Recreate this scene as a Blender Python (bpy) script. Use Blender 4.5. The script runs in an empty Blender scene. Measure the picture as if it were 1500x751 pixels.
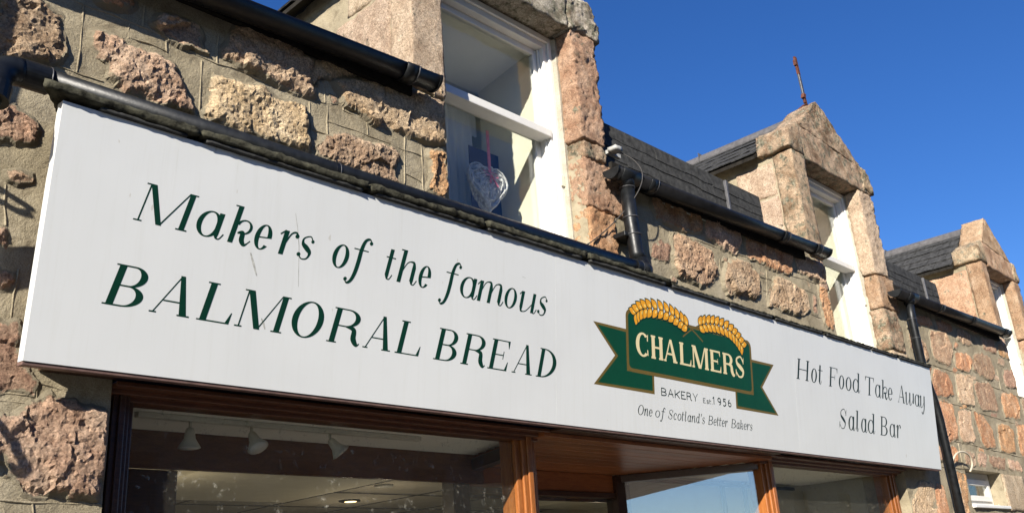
import bpy, bmesh, math, random
import numpy as np
from mathutils import Vector, Matrix, noise as mn
from mathutils.geometry import delaunay_2d_cdt
R_ = math.radians
sc = bpy.context.scene
col = sc.collection
random.seed(7)

# ------------------------------------------------------------------ camera
F = 1350.0                       # focal length in photo pixels (photo 1500 x 751)
CX, CY = 750.0, 375.5
EYE = np.array([0.0, -3.0, 1.6])
def _axes():
    X = np.array([2130-CX, 776-CY, F]); X /= np.linalg.norm(X)
    Z = np.array([490-CX, -3280-CY, F]); Z -= X*(X@Z); Z /= np.linalg.norm(Z)
    Y = np.cross(Z, X)
    return np.stack([X, Y, Z], 1)
MC = _axes()
cam_d = bpy.data.cameras.new('camera'); cam = bpy.data.objects.new('camera', cam_d); col.objects.link(cam)
cam_d.sensor_width = 36; cam_d.lens = F/1500*36; cam_d.clip_end = 3000; cam_d.clip_start = 0.05
r, d_, f_ = MC[0], MC[1], MC[2]
cam.matrix_world = Matrix(((r[0], -d_[0], -f_[0], EYE[0]), (r[1], -d_[1], -f_[1], EYE[1]), (r[2], -d_[2], -f_[2], EYE[2]), (0, 0, 0, 1)))
sc.camera = cam

# ------------------------------------------------------------------ light
SUN = Vector((2.05, 1.0, -1.12)).normalized()      # direction the light travels
w = bpy.data.worlds.new('World'); sc.world = w; w.use_nodes = True
nt = w.node_tree; bg = nt.nodes['Background']
sky = nt.nodes.new('ShaderNodeTexSky'); sky.sky_type = 'NISHITA'; sky.sun_disc = False
sky.sun_elevation = math.asin(-SUN.z)
sky.sun_rotation = math.atan2(-SUN.x, -SUN.y)
sky.air_density = 1.0; sky.dust_density = 0.1; sky.ozone_density = 6.0; sky.altitude = 100
hsv = nt.nodes.new('ShaderNodeHueSaturation'); hsv.inputs['Saturation'].default_value = 1.17; hsv.inputs['Hue'].default_value = .512
nt.links.new(sky.outputs[0], hsv.inputs['Color']); nt.links.new(hsv.outputs[0], bg.inputs[0]); bg.inputs[1].default_value = 0.073
sl = bpy.data.lights.new('sun', 'SUN'); so = bpy.data.objects.new('sun', sl); col.objects.link(so)
sl.energy = 5.0; sl.angle = R_(0.55); sl.color = (1, 0.93, 0.82)
so.rotation_euler = SUN.to_track_quat('-Z', 'Y').to_euler()
sc.view_settings.view_transform = 'Standard'; sc.view_settings.look = 'None'
sc.view_settings.exposure = 0.98; sc.view_settings.gamma = 1

# ------------------------------------------------------------------ helpers
def ray(px, py):
    d = MC.T @ np.array([px-CX, py-CY, F]); return d/np.linalg.norm(d)
def aty(px, py, y=0.0):
    d = ray(px, py); return EYE + d*(y-EYE[1])/d[1]
def atx(px, py, x):
    d = ray(px, py); return EYE + d*(x-EYE[0])/d[0]
def N3(x, y, z, s, o=4, seed=0.0):
    return mn.fractal(Vector((x*s+seed, y*s-seed, z*s+seed*2)), 0.9, 2.1, o)

def tag(o, label=None, cat=None, group=None, kind=None):
    if label: o['label'] = label
    if cat: o['category'] = cat
    if group: o['group'] = group
    if kind: o['kind'] = kind
    return o
def empty(name, loc=(0, 0, 0)):
    o = bpy.data.objects.new(name, None); col.objects.link(o); o.location = loc; o.empty_display_size = .1; return o
def par(o, p):
    if p is not None:
        o.parent = p; o.matrix_parent_inverse = p.matrix_world.inverted() if False else Matrix.Translation(-Vector(wloc(p)))
def wloc(o):
    v = Vector(o.location); 
    return v if o.parent is None else v      # parts keep world coordinates; only roots are moved
def link(name, me, mat, parent=None, smooth=False):
    if mat and not me.materials: me.materials.append(mat)
    o = bpy.data.objects.new(name, me); col.objects.link(o)
    if parent is not None:
        o.parent = parent
        base = parent
        while base.parent is not None: base = base.parent
        if parent is base: o.matrix_parent_inverse = Matrix.Translation(-Vector(base.location))
    if smooth:
        me.polygons.foreach_set('use_smooth', [True]*len(me.polygons))
    return o
def mesh(name, vs, fs, mat, parent=None, smooth=False):
    me = bpy.data.meshes.new(name); me.from_pydata([tuple(v) for v in vs], [], fs); me.update()
    return link(name, me, mat, parent, smooth)

class MB:
    def __init__(s): s.v = []; s.f = []
    def add(s, vs, fs):
        b = len(s.v); s.v += [tuple(v) for v in vs]; s.f += [tuple(i+b for i in f) for f in fs]; return s
    def box(s, x0, x1, y0, y1, z0, z1):
        return s.hexa([(x0,y0,z0),(x1,y0,z0),(x1,y1,z0),(x0,y1,z0),(x0,y0,z1),(x1,y0,z1),(x1,y1,z1),(x0,y1,z1)])
    def hexa(s, c):
        return s.add(c, [(0,3,2,1),(4,5,6,7),(0,1,5,4),(1,2,6,5),(2,3,7,6),(3,0,4,7)])
    def tube(s, pts, rad, n=16, cap=True, half=None):
        pts = [Vector(p) for p in pts]; rr = rad if isinstance(rad, (list, tuple)) else [rad]*len(pts)
        rings = []; up = None
        for i, p in enumerate(pts):
            t = (pts[min(i+1, len(pts)-1)] - pts[max(i-1, 0)]).normalized()
            if up is None:
                up = Vector((0, 0, 1)) if abs(t.z) < .9 else Vector((0, -1, 0))
            a = (up - t*up.dot(t)).normalized(); b = t.cross(a); up = a
            ring = []
            for k in range(n):
                th = 2*math.pi*k/n
                ring.append(p + (a*math.cos(th) + b*math.sin(th))*rr[i])
            rings.append(ring)
        vs = [v for r in rings for v in r]; fs = []
        for i in range(len(rings)-1):
            for k in range(n):
                fs.append((i*n+k, i*n+(k+1) % n, (i+1)*n+(k+1) % n, (i+1)*n+k))
        if cap:
            fs.append(tuple(range(n))[::-1]); fs.append(tuple((len(rings)-1)*n+k for k in range(n)))
        return s.add(vs, fs)
    def build(s, name, mat, parent=None, smooth=False, bevel=0, label=None):
        o = mesh(name, s.v, s.f, mat, parent, smooth)
        if bevel:
            m = o.modifiers.new('bevel', 'BEVEL'); m.width = bevel; m.segments = 2; m.limit_method = 'ANGLE'
        if label: o['label'] = label
        return o

def rough(name, c8, mat, parent, res=.03, amp=.006, fine=.002, seed=0., rnd=.012, front=1.0, label=None):
    """a dressed block: subdivided hexahedron with worn edges and an uneven surface"""
    c = [Vector(p) for p in c8]
    L = [(c[1]-c[0]).length, (c[3]-c[0]).length, (c[4]-c[0]).length]
    n = [max(3, min(48, int(l/res))) for l in L]
    idx = {}; V = []; Fc = []
    def P(i, j, k):
        key = (i, j, k)
        if key in idx: return idx[key]
        u, v, t = i/n[0], j/n[1], k/n[2]
        a = c[0].lerp(c[1], u).lerp(c[3].lerp(c[2], u), v)
        b = c[4].lerp(c[5], u).lerp(c[7].lerp(c[6], u), v)
        p = a.lerp(b, t)
        # distance to edges -> rounding
        du, dv, dt = min(u, 1-u)*L[0], min(v, 1-v)*L[1], min(t, 1-t)*L[2]
        near = sorted([du, dv, dt])[1]
        cen = (c[0]+c[6])*.5
        q = p.copy()
        if near < rnd:
            q += (cen-p).normalized()*(rnd-near)*.7*(.6+.8*abs(N3(p.x, p.y, p.z, 14, 2, seed)))
        nv = mn.noise_vector(p*9+Vector((seed, seed, seed))); nf = mn.noise_vector(p*38+Vector((seed, 0, seed)))
        g = mn.noise_vector(p*90)
        k2 = front if v == 0 else 1.0
        q += nv*amp*k2 + nf*fine*k2*1.6 + g*fine*.8
        idx[key] = len(V); V.append(q); return idx[key]
    for i in range(n[0]):
        for j in range(n[1]):
            Fc.append((P(i,j,0),P(i,j+1,0),P(i+1,j+1,0),P(i+1,j,0))); Fc.append((P(i,j,n[2]),P(i+1,j,n[2]),P(i+1,j+1,n[2]),P(i,j+1,n[2])))
    for i in range(n[0]):
        for k in range(n[2]):
            Fc.append((P(i,0,k),P(i+1,0,k),P(i+1,0,k+1),P(i,0,k+1))); Fc.append((P(i,n[1],k),P(i,n[1],k+1),P(i+1,n[1],k+1),P(i+1,n[1],k)))
    for j in range(n[1]):
        for k in range(n[2]):
            Fc.append((P(0,j,k),P(0,j,k+1),P(0,j+1,k+1),P(0,j+1,k))); Fc.append((P(n[0],j,k),P(n[0],j+1,k),P(n[0],j+1,k+1),P(n[0],j,k+1)))
    o = mesh(name, V, Fc, mat, parent, True)
    if label: o['label'] = label
    return o
def B8(x0, x1, y0, y1, z0, z1):
    return [(x0,y0,z0),(x1,y0,z0),(x1,y1,z0),(x0,y1,z0),(x0,y0,z1),(x1,y0,z1),(x1,y1,z1),(x0,y1,z1)]

# ------------------------------------------------------------------ materials
def newmat(name):
    m = bpy.data.materials.new(name); m.use_nodes = True
    nt = m.node_tree; nt.nodes.clear()
    out = nt.nodes.new('ShaderNodeOutputMaterial'); b = nt.nodes.new('ShaderNodeBsdfPrincipled')
    nt.links.new(b.outputs[0], out.inputs[0])
    return m, nt, b, out
def nn(nt, t, **k):
    n = nt.nodes.new(t)
    for a, v in k.items():
        if a.startswith('i_'): n.inputs[a[2:].replace('_', ' ')].default_value = v
        else: setattr(n, a, v)
    return n
def ramp(nt, src, stops):
    n = nt.nodes.new('ShaderNodeValToRGB'); nt.links.new(src, n.inputs[0])
    e = n.color_ramp.elements
    while len(e) < len(stops): e.new(.5)
    for i, (p, c) in enumerate(stops):
        e[i].position = p; e[i].color = (*c, 1) if len(c) == 3 else c
    return n.outputs[0]
def mixc(nt, fac, a, b, mode='MIX'):
    n = nt.nodes.new('ShaderNodeMix'); n.data_type = 'RGBA'; n.blend_type = mode
    for s, v in ((n.inputs[0], fac), (n.inputs[6], a), (n.inputs[7], b)):
        if hasattr(v, 'links'): nt.links.new(v, s)
        else: s.default_value = v if isinstance(v, (int, float)) else (*v, 1)
    return n.outputs[2]
def noise_n(nt, scale, detail=4, rough_=.6, vec=None, dist=0):
    n = nt.nodes.new('ShaderNodeTexNoise'); n.inputs['Scale'].default_value = scale; n.inputs['Detail'].default_value = detail
    n.inputs['Roughness'].default_value = rough_; n.inputs['Distortion'].default_value = dist
    if vec is not None: nt.links.new(vec, n.inputs['Vector'])
    return n.outputs['Fac']
def geo(nt): return nt.nodes.new('ShaderNodeNewGeometry').outputs['Position']
def mapv(nt, vec, scale=(1, 1, 1), rot=(0, 0, 0)):
    n = nt.nodes.new('ShaderNodeMapping'); nt.links.new(vec, n.inputs[0]); n.inputs['Scale'].default_value = scale; n.inputs['Rotation'].default_value = rot
    return n.outputs[0]
def bump(nt, b, hs, dist=.01, strength=.8):
    prev = None
    for h, dd in hs:
        n = nt.nodes.new('ShaderNodeBump'); n.inputs['Strength'].default_value = strength; n.inputs['Distance'].default_value = dd
        nt.links.new(h, n.inputs['Height'])
        if prev: nt.links.new(prev, n.inputs['Normal'])
        prev = n.outputs[0]
    nt.links.new(prev, b.inputs['Normal'])

def stone_mat(name, c1, c2, c3, var=.25, lichen=0.0, grain=1.0, bscale=1.0):
    m, nt, b, out = newmat(name); p = geo(nt)
    oi = nt.nodes.new('ShaderNodeObjectInfo')
    base = ramp(nt, noise_n(nt, 9, 6, .65, p), [(.3, tuple(q*.88 for q in c1)), (.5, tuple(q*.88 for q in c2)), (.7, tuple(q*.88 for q in c3))])
    # crystals
    v = nt.nodes.new('ShaderNodeTexVoronoi'); v.inputs['Scale'].default_value = 170; nt.links.new(p, v.inputs['Vector'])
    sp = ramp(nt, v.outputs['Color'], [(.0, (.3, .26, .24)), (.3, (.85, .83, .8)), (.6, (1.1, 1.1, 1.1)), (1, (1.7, 1.68, 1.62))])
    base = mixc(nt, .75*grain, base, mixc(nt, 1.0, base, sp, 'MULTIPLY'))
    blot = ramp(nt, noise_n(nt, 38, 5, .7, p), [(.3, (.6, .52, .47)), (.47, (1.05, 1.05, 1.05)), (.75, (1.3, 1.3, 1.28))])
    base = mixc(nt, .7, base, mixc(nt, 1.0, base, blot, 'MULTIPLY'))
    hs = nt.nodes.new('ShaderNodeHueSaturation')
    mr = nn(nt, 'ShaderNodeMapRange'); nt.links.new(oi.outputs['Random'], mr.inputs[0]); mr.inputs[3].default_value = 1-var; mr.inputs[4].default_value = 1+var
    mr2 = nn(nt, 'ShaderNodeMapRange'); mm = nn(nt, 'ShaderNodeMath', operation='FRACT'); ml = nn(nt, 'ShaderNodeMath', operation='MULTIPLY'); ml.inputs[1].default_value = 7.31
    nt.links.new(oi.outputs['Random'], ml.inputs[0]); nt.links.new(ml.outputs[0], mm.inputs[0]); nt.links.new(mm.outputs[0], mr2.inputs[0])
    mr2.inputs[3].default_value = .495; mr2.inputs[4].default_value = .512
    nt.links.new(mr.outputs[0], hs.inputs['Value']); nt.links.new(mr2.outputs[0], hs.inputs['Hue']); nt.links.new(base, hs.inputs['Color'])
    base = hs.outputs[0]
    if lichen:
        so_ = ramp(nt, noise_n(nt, 4.5, 6, .7, p, .3), [(.36, (.34, .29, .24)), (.52, (1, 1, 1))])
        base = mixc(nt, min(1, lichen*1.5), base, mixc(nt, 1., base, so_, 'MULTIPLY'))
        lk = ramp(nt, noise_n(nt, 16, 8, .75, p), [(.62-.22*lichen, (0, 0, 0)), (.66-.1*lichen, (1, 1, 1))])
        lc = ramp(nt, noise_n(nt, 45, 3, .6, p), [(.35, (.07, .065, .045)), (.55, (.2, .19, .13)), (.7, (.42, .4, .3))])
        base = mixc(nt, lk, base, lc)
    at = nt.nodes.new('ShaderNodeAttribute'); at.attribute_name = 'smear'
    ma = nn(nt, 'ShaderNodeMath', operation='MULTIPLY_ADD'); nt.links.new(noise_n(nt, 24, 5, .7, p), ma.inputs[0]); ma.inputs[1].default_value = 1.6; nt.links.new(at.outputs['Fac'], ma.inputs[2])
    sm = ramp(nt, ma.outputs[0], [(1.28, (0, 0, 0)), (1.42, (1, 1, 1))]) if False else None
    gt = nn(nt, 'ShaderNodeMapRange'); nt.links.new(ma.outputs[0], gt.inputs[0]); gt.inputs[1].default_value = 1.16; gt.inputs[2].default_value = 1.34
    mc = ramp(nt, noise_n(nt, 12, 5, .6, p), [(.3, (.26, .22, .15)), (.7, (.37, .32, .225))])
    base = mixc(nt, gt.outputs[0], base, mc)
    nt.links.new(base, b.inputs['Base Color']); b.inputs['Roughness'].default_value = .88; b.inputs['Specular IOR Level'].default_value = .25
    bump(nt, b, [(noise_n(nt, 48*bscale, 7, .75, p), .011), (noise_n(nt, 125*bscale, 5, .85, p), .010)], strength=1.0)
    return m
M = {}
M['pink'] = stone_mat('granite_pink', (.42, .26, .17), (.55, .38, .265), (.64, .48, .35))
M['tan'] = stone_mat('granite_tan', (.47, .32, .19), (.6, .44, .29), (.68, .53, .37))
M['orange'] = stone_mat('granite_orange', (.46, .21, .11), (.57, .32, .18), (.63, .42, .28), var=.18)
M['red'] = stone_mat('granite_red', (.33, .19, .13), (.45, .29, .2), (.54, .39, .28), var=.2)
M['ashlar'] = stone_mat('granite_ashlar', (.42, .3, .21), (.54, .41, .3), (.62, .49, .37), var=.08, lichen=.08)
M['ashlar_l'] = stone_mat('granite_ashlar_weathered', (.33, .22, .14), (.45, .33, .22), (.55, .42, .3), var=.1, lichen=.6)
M['ashlar_r'] = stone_mat('granite_ashlar_red', (.33, .19, .115), (.44, .285, .185), (.53, .38, .27), var=.1, lichen=.15)
M['lintel'] = stone_mat('granite_lichened', (.38, .33, .27), (.5, .44, .36), (.6, .55, .47), var=.1, lichen=.7)

def mortar_mat(name, ca, cb, cc):
    m, nt, b, out = newmat(name); p = geo(nt)
    base = ramp(nt, noise_n(nt, 3.2, 7, .62, p, .4), [(.3, ca), (.5, cb), (.72, cc)])
    stain = ramp(nt, noise_n(nt, 11, 6, .7, p), [(.33, (.5, .46, .42)), (.48, (1, 1, 1)), (.68, (1.12, 1.1, 1.05))])
    base = mixc(nt, .6, base, mixc(nt, 1., base, stain, 'MULTIPLY'))
    g = ramp(nt, noise_n(nt, 260, 2, .6, p), [(.35, (.72, .7, .68)), (.6, (1.12, 1.12, 1.12))])
    base = mixc(nt, .8, base, mixc(nt, 1., base, g, 'MULTIPLY'))
    nt.links.new(base, b.inputs['Base Color']); b.inputs['Roughness'].default_value = .92; b.inputs['Specular IOR Level'].default_value = .2
    bump(nt, b, [(noise_n(nt, 15, 7, .7, p, .3), .016), (noise_n(nt, 150, 4, .75, p), .0035)], strength=.8)
    return m
M['mortar'] = mortar_mat('lime_mortar', (.235, .2, .135), (.32, .275, .19), (.41, .36, .26))
M['mortar_l'] = mortar_mat('pale_mortar', (.32, .3, .24), (.4, .37, .3), (.47, .43, .36))

def simple(name, c, rough_=.5, spec=.5, nscale=30, var=.15, bumpd=.001, metal=0, coat=0):
    m, nt, b, out = newmat(name); p = geo(nt)
    lo = tuple(x*(1-var) for x in c); hi = tuple(min(1, x*(1+var)) for x in c)
    nt.links.new(ramp(nt, noise_n(nt, nscale, 6, .6, p), [(.3, lo), (.7, hi)]), b.inputs['Base Color'])
    rr = nn(nt, 'ShaderNodeMapRange'); nt.links.new(noise_n(nt, nscale*1.7, 4, .6, p), rr.inputs[0]); rr.inputs[3].default_value = max(0, rough_-.12); rr.inputs[4].default_value = min(1, rough_+.15)
    nt.links.new(rr.outputs[0], b.inputs['Roughness'])
    b.inputs['Specular IOR Level'].default_value = spec; b.inputs['Metallic'].default_value = metal; b.inputs['Coat Weight'].default_value = coat
    if bumpd: bump(nt, b, [(noise_n(nt, nscale*3, 4, .6, p), bumpd)], strength=.5)
    return m
M['pvc'] = simple('black_plastic', (.009, .009, .01), .38, .3, 18, .4, .0006)
M['pvc_worn'] = simple('black_plastic_worn', (.007, .008, .009), .4, .35, 25, .6, .001)
M['pvcgrey'] = simple('grey_plastic_joint', (.06, .06, .065), .4, .5, 25, .3, 0)
M['white'] = simple('white_gloss_paint', (.7, .69, .65), .4, .4, 14, .05, .0008)
M['cream'] = simple('cream_wall_paint', (.72, .69, .56), .8, .2, 5, .06, .0008)
M['ceilw'] = simple('white_ceiling_paint', (.84, .82, .75), .8, .2, 4, .05, .0008)
M['slate'] = simple('roof_slate', (.045, .045, .044), .8, .15, 22, .55, .004)
M['slate2'] = simple('roof_slate_light', (.045, .045, .043), .8, .155, 26, .5, .005)
M['ridge'] = simple('ridge_tile_clay', (.1, .095, .095), .6, .3, 20, .3, .002)
M['moss'] = simple('mossy_ledge', (.05, .048, .034), .9, .1, 26, .85, .008)
M['lead'] = simple('lead', (.085, .085, .09), .5, .4, 20, .3, .001)
M['dark'] = simple('dark_soffit', (.02, .018, .015), .9, .1, 20, .4, .001)
M['iron'] = simple('black_iron', (.02, .02, .022), .5, .4, 30, .4, .001)
M['rust'] = simple('rusty_iron', (.095, .036, .022), .85, .2, 35, .7, .002)
M['cableg'] = simple('grey_cable', (.045, .042, .04), .6, .3, 40, .2, 0)
M['lampgrey'] = simple('lamp_grey', (.36, .36, .34), .5, .4, 30, .1, 0)
M['navy'] = simple('navy_panel', (.02, .025, .07), .6, .3, 5, .2, 0)
M['pinkr'] = simple('pink_ribbon', (.75, .22, .3), .5, .3, 60, .15, 0)
M['wick'] = simple('grey_wicker', (.62, .61, .6), .75, .2, 60, .35, .0006)
M['tile'] = simple('ceiling_tile', (.32, .3, .25), .85, .2, 7, .06, .001)
M['tileline'] = simple('ceiling_grid', (.02, .018, .015), .7, .2, 9, .1, 0)
M['beige'] = simple('beige_wall', (.42, .39, .3), .8, .2, 4, .08, .001)
M['pave'] = simple('pavement_grey', (.15, .14, .125), .85, .2, 2, .2, .002)
M['asphalt'] = simple('asphalt', (.055, .055, .056), .85, .2, 8, .3, .004)
M['kerb'] = simple('kerb_granite', (.3, .28, .26), .85, .2, 12, .25, .003)
M['hills'] = simple('far_grass', (.09, .1, .06), .95, .1, .1, .2, 0)
M['bone'] = simple('cream_bracket_paint', (.5, .45, .34), .5, .3, 30, .15, 0)
M['green'] = simple('sign_green', (.002, .05, .022), .42, .3, 9, .08, 0)
M['letter'] = simple('letter_green', (.002, .03, .016), .42, .3, 9, .1, 0)
M['letterb'] = simple('letter_black_green', (.009, .022, .018), .42, .3, 9, .1, 0)
M['gold'] = simple('sign_old_gold', (.13, .088, .02), .42, .3, 9, .06, 0)
M['creaml'] = simple('letter_cream', (.68, .58, .34), .42, .3, 9, .05, 0)
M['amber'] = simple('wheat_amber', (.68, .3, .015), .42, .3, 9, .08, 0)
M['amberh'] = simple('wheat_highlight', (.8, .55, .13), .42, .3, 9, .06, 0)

def wood_mat(name, c1, c2, c3, sc_=(1, 9, 9), rough_=.3):
    m, nt, b, out = newmat(name); p = geo(nt); oi = nt.nodes.new('ShaderNodeObjectInfo')
    q = mapv(nt, p, sc_)
    base = ramp(nt, noise_n(nt, 9, 6, .7, q, .6), [(.3, c1), (.5, c2), (.72, c3)])
    fine = ramp(nt, noise_n(nt, 60, 3, .6, q), [(.3, (.7, .65, .6)), (.6, (1.1, 1.1, 1.1))])
    base = mixc(nt, .7, base, mixc(nt, 1., base, fine, 'MULTIPLY'))
    hs = nt.nodes.new('ShaderNodeHueSaturation'); mr = nn(nt, 'ShaderNodeMapRange'); nt.links.new(oi.outputs['Random'], mr.inputs[0]); mr.inputs[3].default_value = .78; mr.inputs[4].default_value = 1.15
    nt.links.new(mr.outputs[0], hs.inputs['Value']); nt.links.new(base, hs.inputs['Color'])
    nt.links.new(hs.outputs[0], b.inputs['Base Color']); b.inputs['Roughness'].default_value = rough_; b.inputs['Coat Weight'].default_value = .15; b.inputs['Coat Roughness'].default_value = .25
    bump(nt, b, [(noise_n(nt, 50, 3, .6, q), .0008)], strength=.5)
    return m
M['wood'] = wood_mat('varnished_hardwood_horizontal', (.2, .06, .02), (.28, .095, .03), (.36, .135, .045))
M['woodv'] = wood_mat('varnished_hardwood_upright', (.21, .066, .017), (.31, .108, .028), (.4, .158, .044), (11, 11, 1))
M['woodd'] = wood_mat('dark_stained_wood', (.04, .017, .01), (.065, .028, .015), (.09, .04, .02))
M['woodh'] = wood_mat('shop_head_wood', (.07, .026, .014), (.11, .042, .02), (.17, .065, .03))
M['woodm'] = wood_mat('brown_bulkhead_board', (.12, .05, .022), (.17, .075, .032), (.21, .095, .042), (1, 4, 5), .5)

# sign enamel: faint vertical rain streaks
m, nt, b, out = newmat('white_sign_enamel'); p = geo(nt)
st = ramp(nt, noise_n(nt, 6, 6, .75, mapv(nt, p, (7, .35, .35))), [(.5, (.63, .645, .635)), (.66, (.612, .625, .61)), (.8, (.53, .54, .50))])
cl = ramp(nt, noise_n(nt, 2.2, 3, .5, p), [(.35, (.96, .96, .96)), (.65, (1, 1, 1))])
base = mixc(nt, 1., st, cl, 'MULTIPLY')
sx_ = nt.nodes.new('ShaderNodeSeparateXYZ'); nt.links.new(p, sx_.inputs[0])
msk = ramp(nt, nn(nt, 'ShaderNodeMath', operation='DIVIDE').outputs[0], [(0, (0, 0, 0)), (1, (1, 1, 1))])
dv = msk.node.inputs[0].links[0].from_node; nt.links.new(sx_.outputs[0], dv.inputs[0]); dv.inputs[1].default_value = 8.1
e_ = msk.node.color_ramp.elements; e_[0].position = .36; e_[1].position = .47; e2 = e_.new(.6); e2.color = (.9, .9, .9, 1); e3 = e_.new(.72); e3.color = (.25, .25, .25, 1)
dr = ramp(nt, noise_n(nt, 9, 6, .8, mapv(nt, p, (3.2, .2, .12)), .6), [(.54, (1, 1, 1)), (.68, (.95, .945, .925)), (.8, (.86, .85, .8))])
base = mixc(nt, msk, base, mixc(nt, 1., base, dr, 'MULTIPLY'))
sp = ramp(nt, noise_n(nt, 34, 2, .4, mapv(nt, p, (1, 1, .45))), [(.76, (1, 1, 1)), (.78, (.78, .74, .68))])
base = mixc(nt, .8, base, mixc(nt, 1., base, sp, 'MULTIPLY'))
nt.links.new(base, b.inputs['Base Color']); b.inputs['Roughness'].default_value = .33; b.inputs['Specular IOR Level'].default_value = .5
bump(nt, b, [(noise_n(nt, 1.6, 2, .5, p), .012)], strength=.35)
M['sign'] = m

def glass_mat(name, dirt=.0, tint=(.95, .965, .955), ior=1.5):
    m = bpy.data.materials.new(name); m.use_nodes = True; nt = m.node_tree; nt.nodes.clear(); p = geo(nt)
    out = nt.nodes.new('ShaderNodeOutputMaterial'); tr = nt.nodes.new('ShaderNodeBsdfTransparent'); tr.inputs[0].default_value = (*tint, 1)
    gl = nt.nodes.new('ShaderNodeBsdfGlossy'); gl.inputs['Roughness'].default_value = 0.005
    fr = nt.nodes.new('ShaderNodeFresnel'); gg = nt.nodes.new('ShaderNodeNewGeometry'); mi = nn(nt, 'ShaderNodeMapRange')
    nt.links.new(gg.outputs['Backfacing'], mi.inputs[0]); mi.inputs[3].default_value = ior; mi.inputs[4].default_value = 1/ior; nt.links.new(mi.outputs[0], fr.inputs[0])
    # coated panes reflect the same from both sides
    mx = nt.nodes.new('ShaderNodeMixShader'); nt.links.new(fr.outputs[0], mx.inputs[0]); nt.links.new(tr.outputs[0], mx.inputs[1]); nt.links.new(gl.outputs[0], mx.inputs[2])
    last = mx.outputs[0]
    if dirt:
        df = nt.nodes.new('ShaderNodeBsdfDiffuse'); df.inputs[0].default_value = (.6, .57, .48, 1)
        a = ramp(nt, noise_n(nt, 42, 5, .75, p), [(.575, (0, 0, 0)), (.72, (1, 1, 1))])
        c = ramp(nt, noise_n(nt, 9, 3, .6, p), [(.42, (.0, .0, .0)), (.62, (1, 1, 1))])
        ad = mixc(nt, 1., a, c, 'MULTIPLY')
        k = nn(nt, 'ShaderNodeMath', operation='MULTIPLY_ADD'); nt.links.new(ad, k.inputs[0]); k.inputs[1].default_value = dirt; k.inputs[2].default_value = dirt*.035
        m2 = nt.nodes.new('ShaderNodeMixShader'); nt.links.new(k.outputs[0], m2.inputs[0]); nt.links.new(last, m2.inputs[1]); nt.links.new(df.outputs[0], m2.inputs[2]); last = m2.outputs[0]
    nt.links.new(last, out.inputs[0]); return m
M['glass'] = glass_mat('window_glass', 0, ior=1.5)
M['glassd'] = glass_mat('dusty_shop_glass', .4, ior=1.33)
M['glasss'] = glass_mat('splayed_pane_glass', .08, ior=3.1)
m, nt, b, out = newmat('net_curtain'); b.inputs['Base Color'].default_value = (.82, .83, .84, 1); b.inputs['Roughness'].default_value = .9
b.inputs['Transmission Weight'].default_value = 0
tl = nt.nodes.new('ShaderNodeBsdfTranslucent'); tl.inputs[0].default_value = (.7, .71, .73, 1); mx = nt.nodes.new('ShaderNodeMixShader'); mx.inputs[0].default_value = .35
nt.links.new(b.outputs[0], mx.inputs[1]); nt.links.new(tl.outputs[0], mx.inputs[2]); nt.links.new(mx.outputs[0], out.inputs[0]); M['net'] = m
M['spot'] = simple('spot_grey_white', (.62, .6, .52), .5, .4, 30, .08, 0)
m = bpy.data.materials.new('warm_lamp_glow'); m.use_nodes = True; nt = m.node_tree; nt.nodes.clear(); out = nt.nodes.new('ShaderNodeOutputMaterial'); em = nt.nodes.new('ShaderNodeEmission')
em.inputs[0].default_value = (1, .72, .35, 1); em.inputs[1].default_value = 2.0; nt.links.new(em.outputs[0], out.inputs[0]); M['glow'] = m

# ------------------------------------------------------------------ setting: ground, road
tag(MB().box(-300, 300, -2.4, 1.2, -.2, 0).build('pavement', M['pave']), kind='structure')
tag(MB().box(-300, 300, -2.52, -2.404, -.2, .004).build('kerb', M['kerb'], bevel=.01), kind='structure')
tag(MB().box(-300, 300, -9.5, -2.524, -.3, -.12).build('road', M['asphalt']), kind='structure')
tag(MB().box(-300, 300, -12.2, -9.504, -.3, -.004).build('far_pavement', M['pave']), kind='structure')
tag(mesh('ground', [(-1500, -1500, -.31), (1500, -1500, -.31), (1500, 1500, -.31), (-1500, 1500, -.31)], [(0, 1, 2, 3)], M['hills']), kind='structure')

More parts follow.
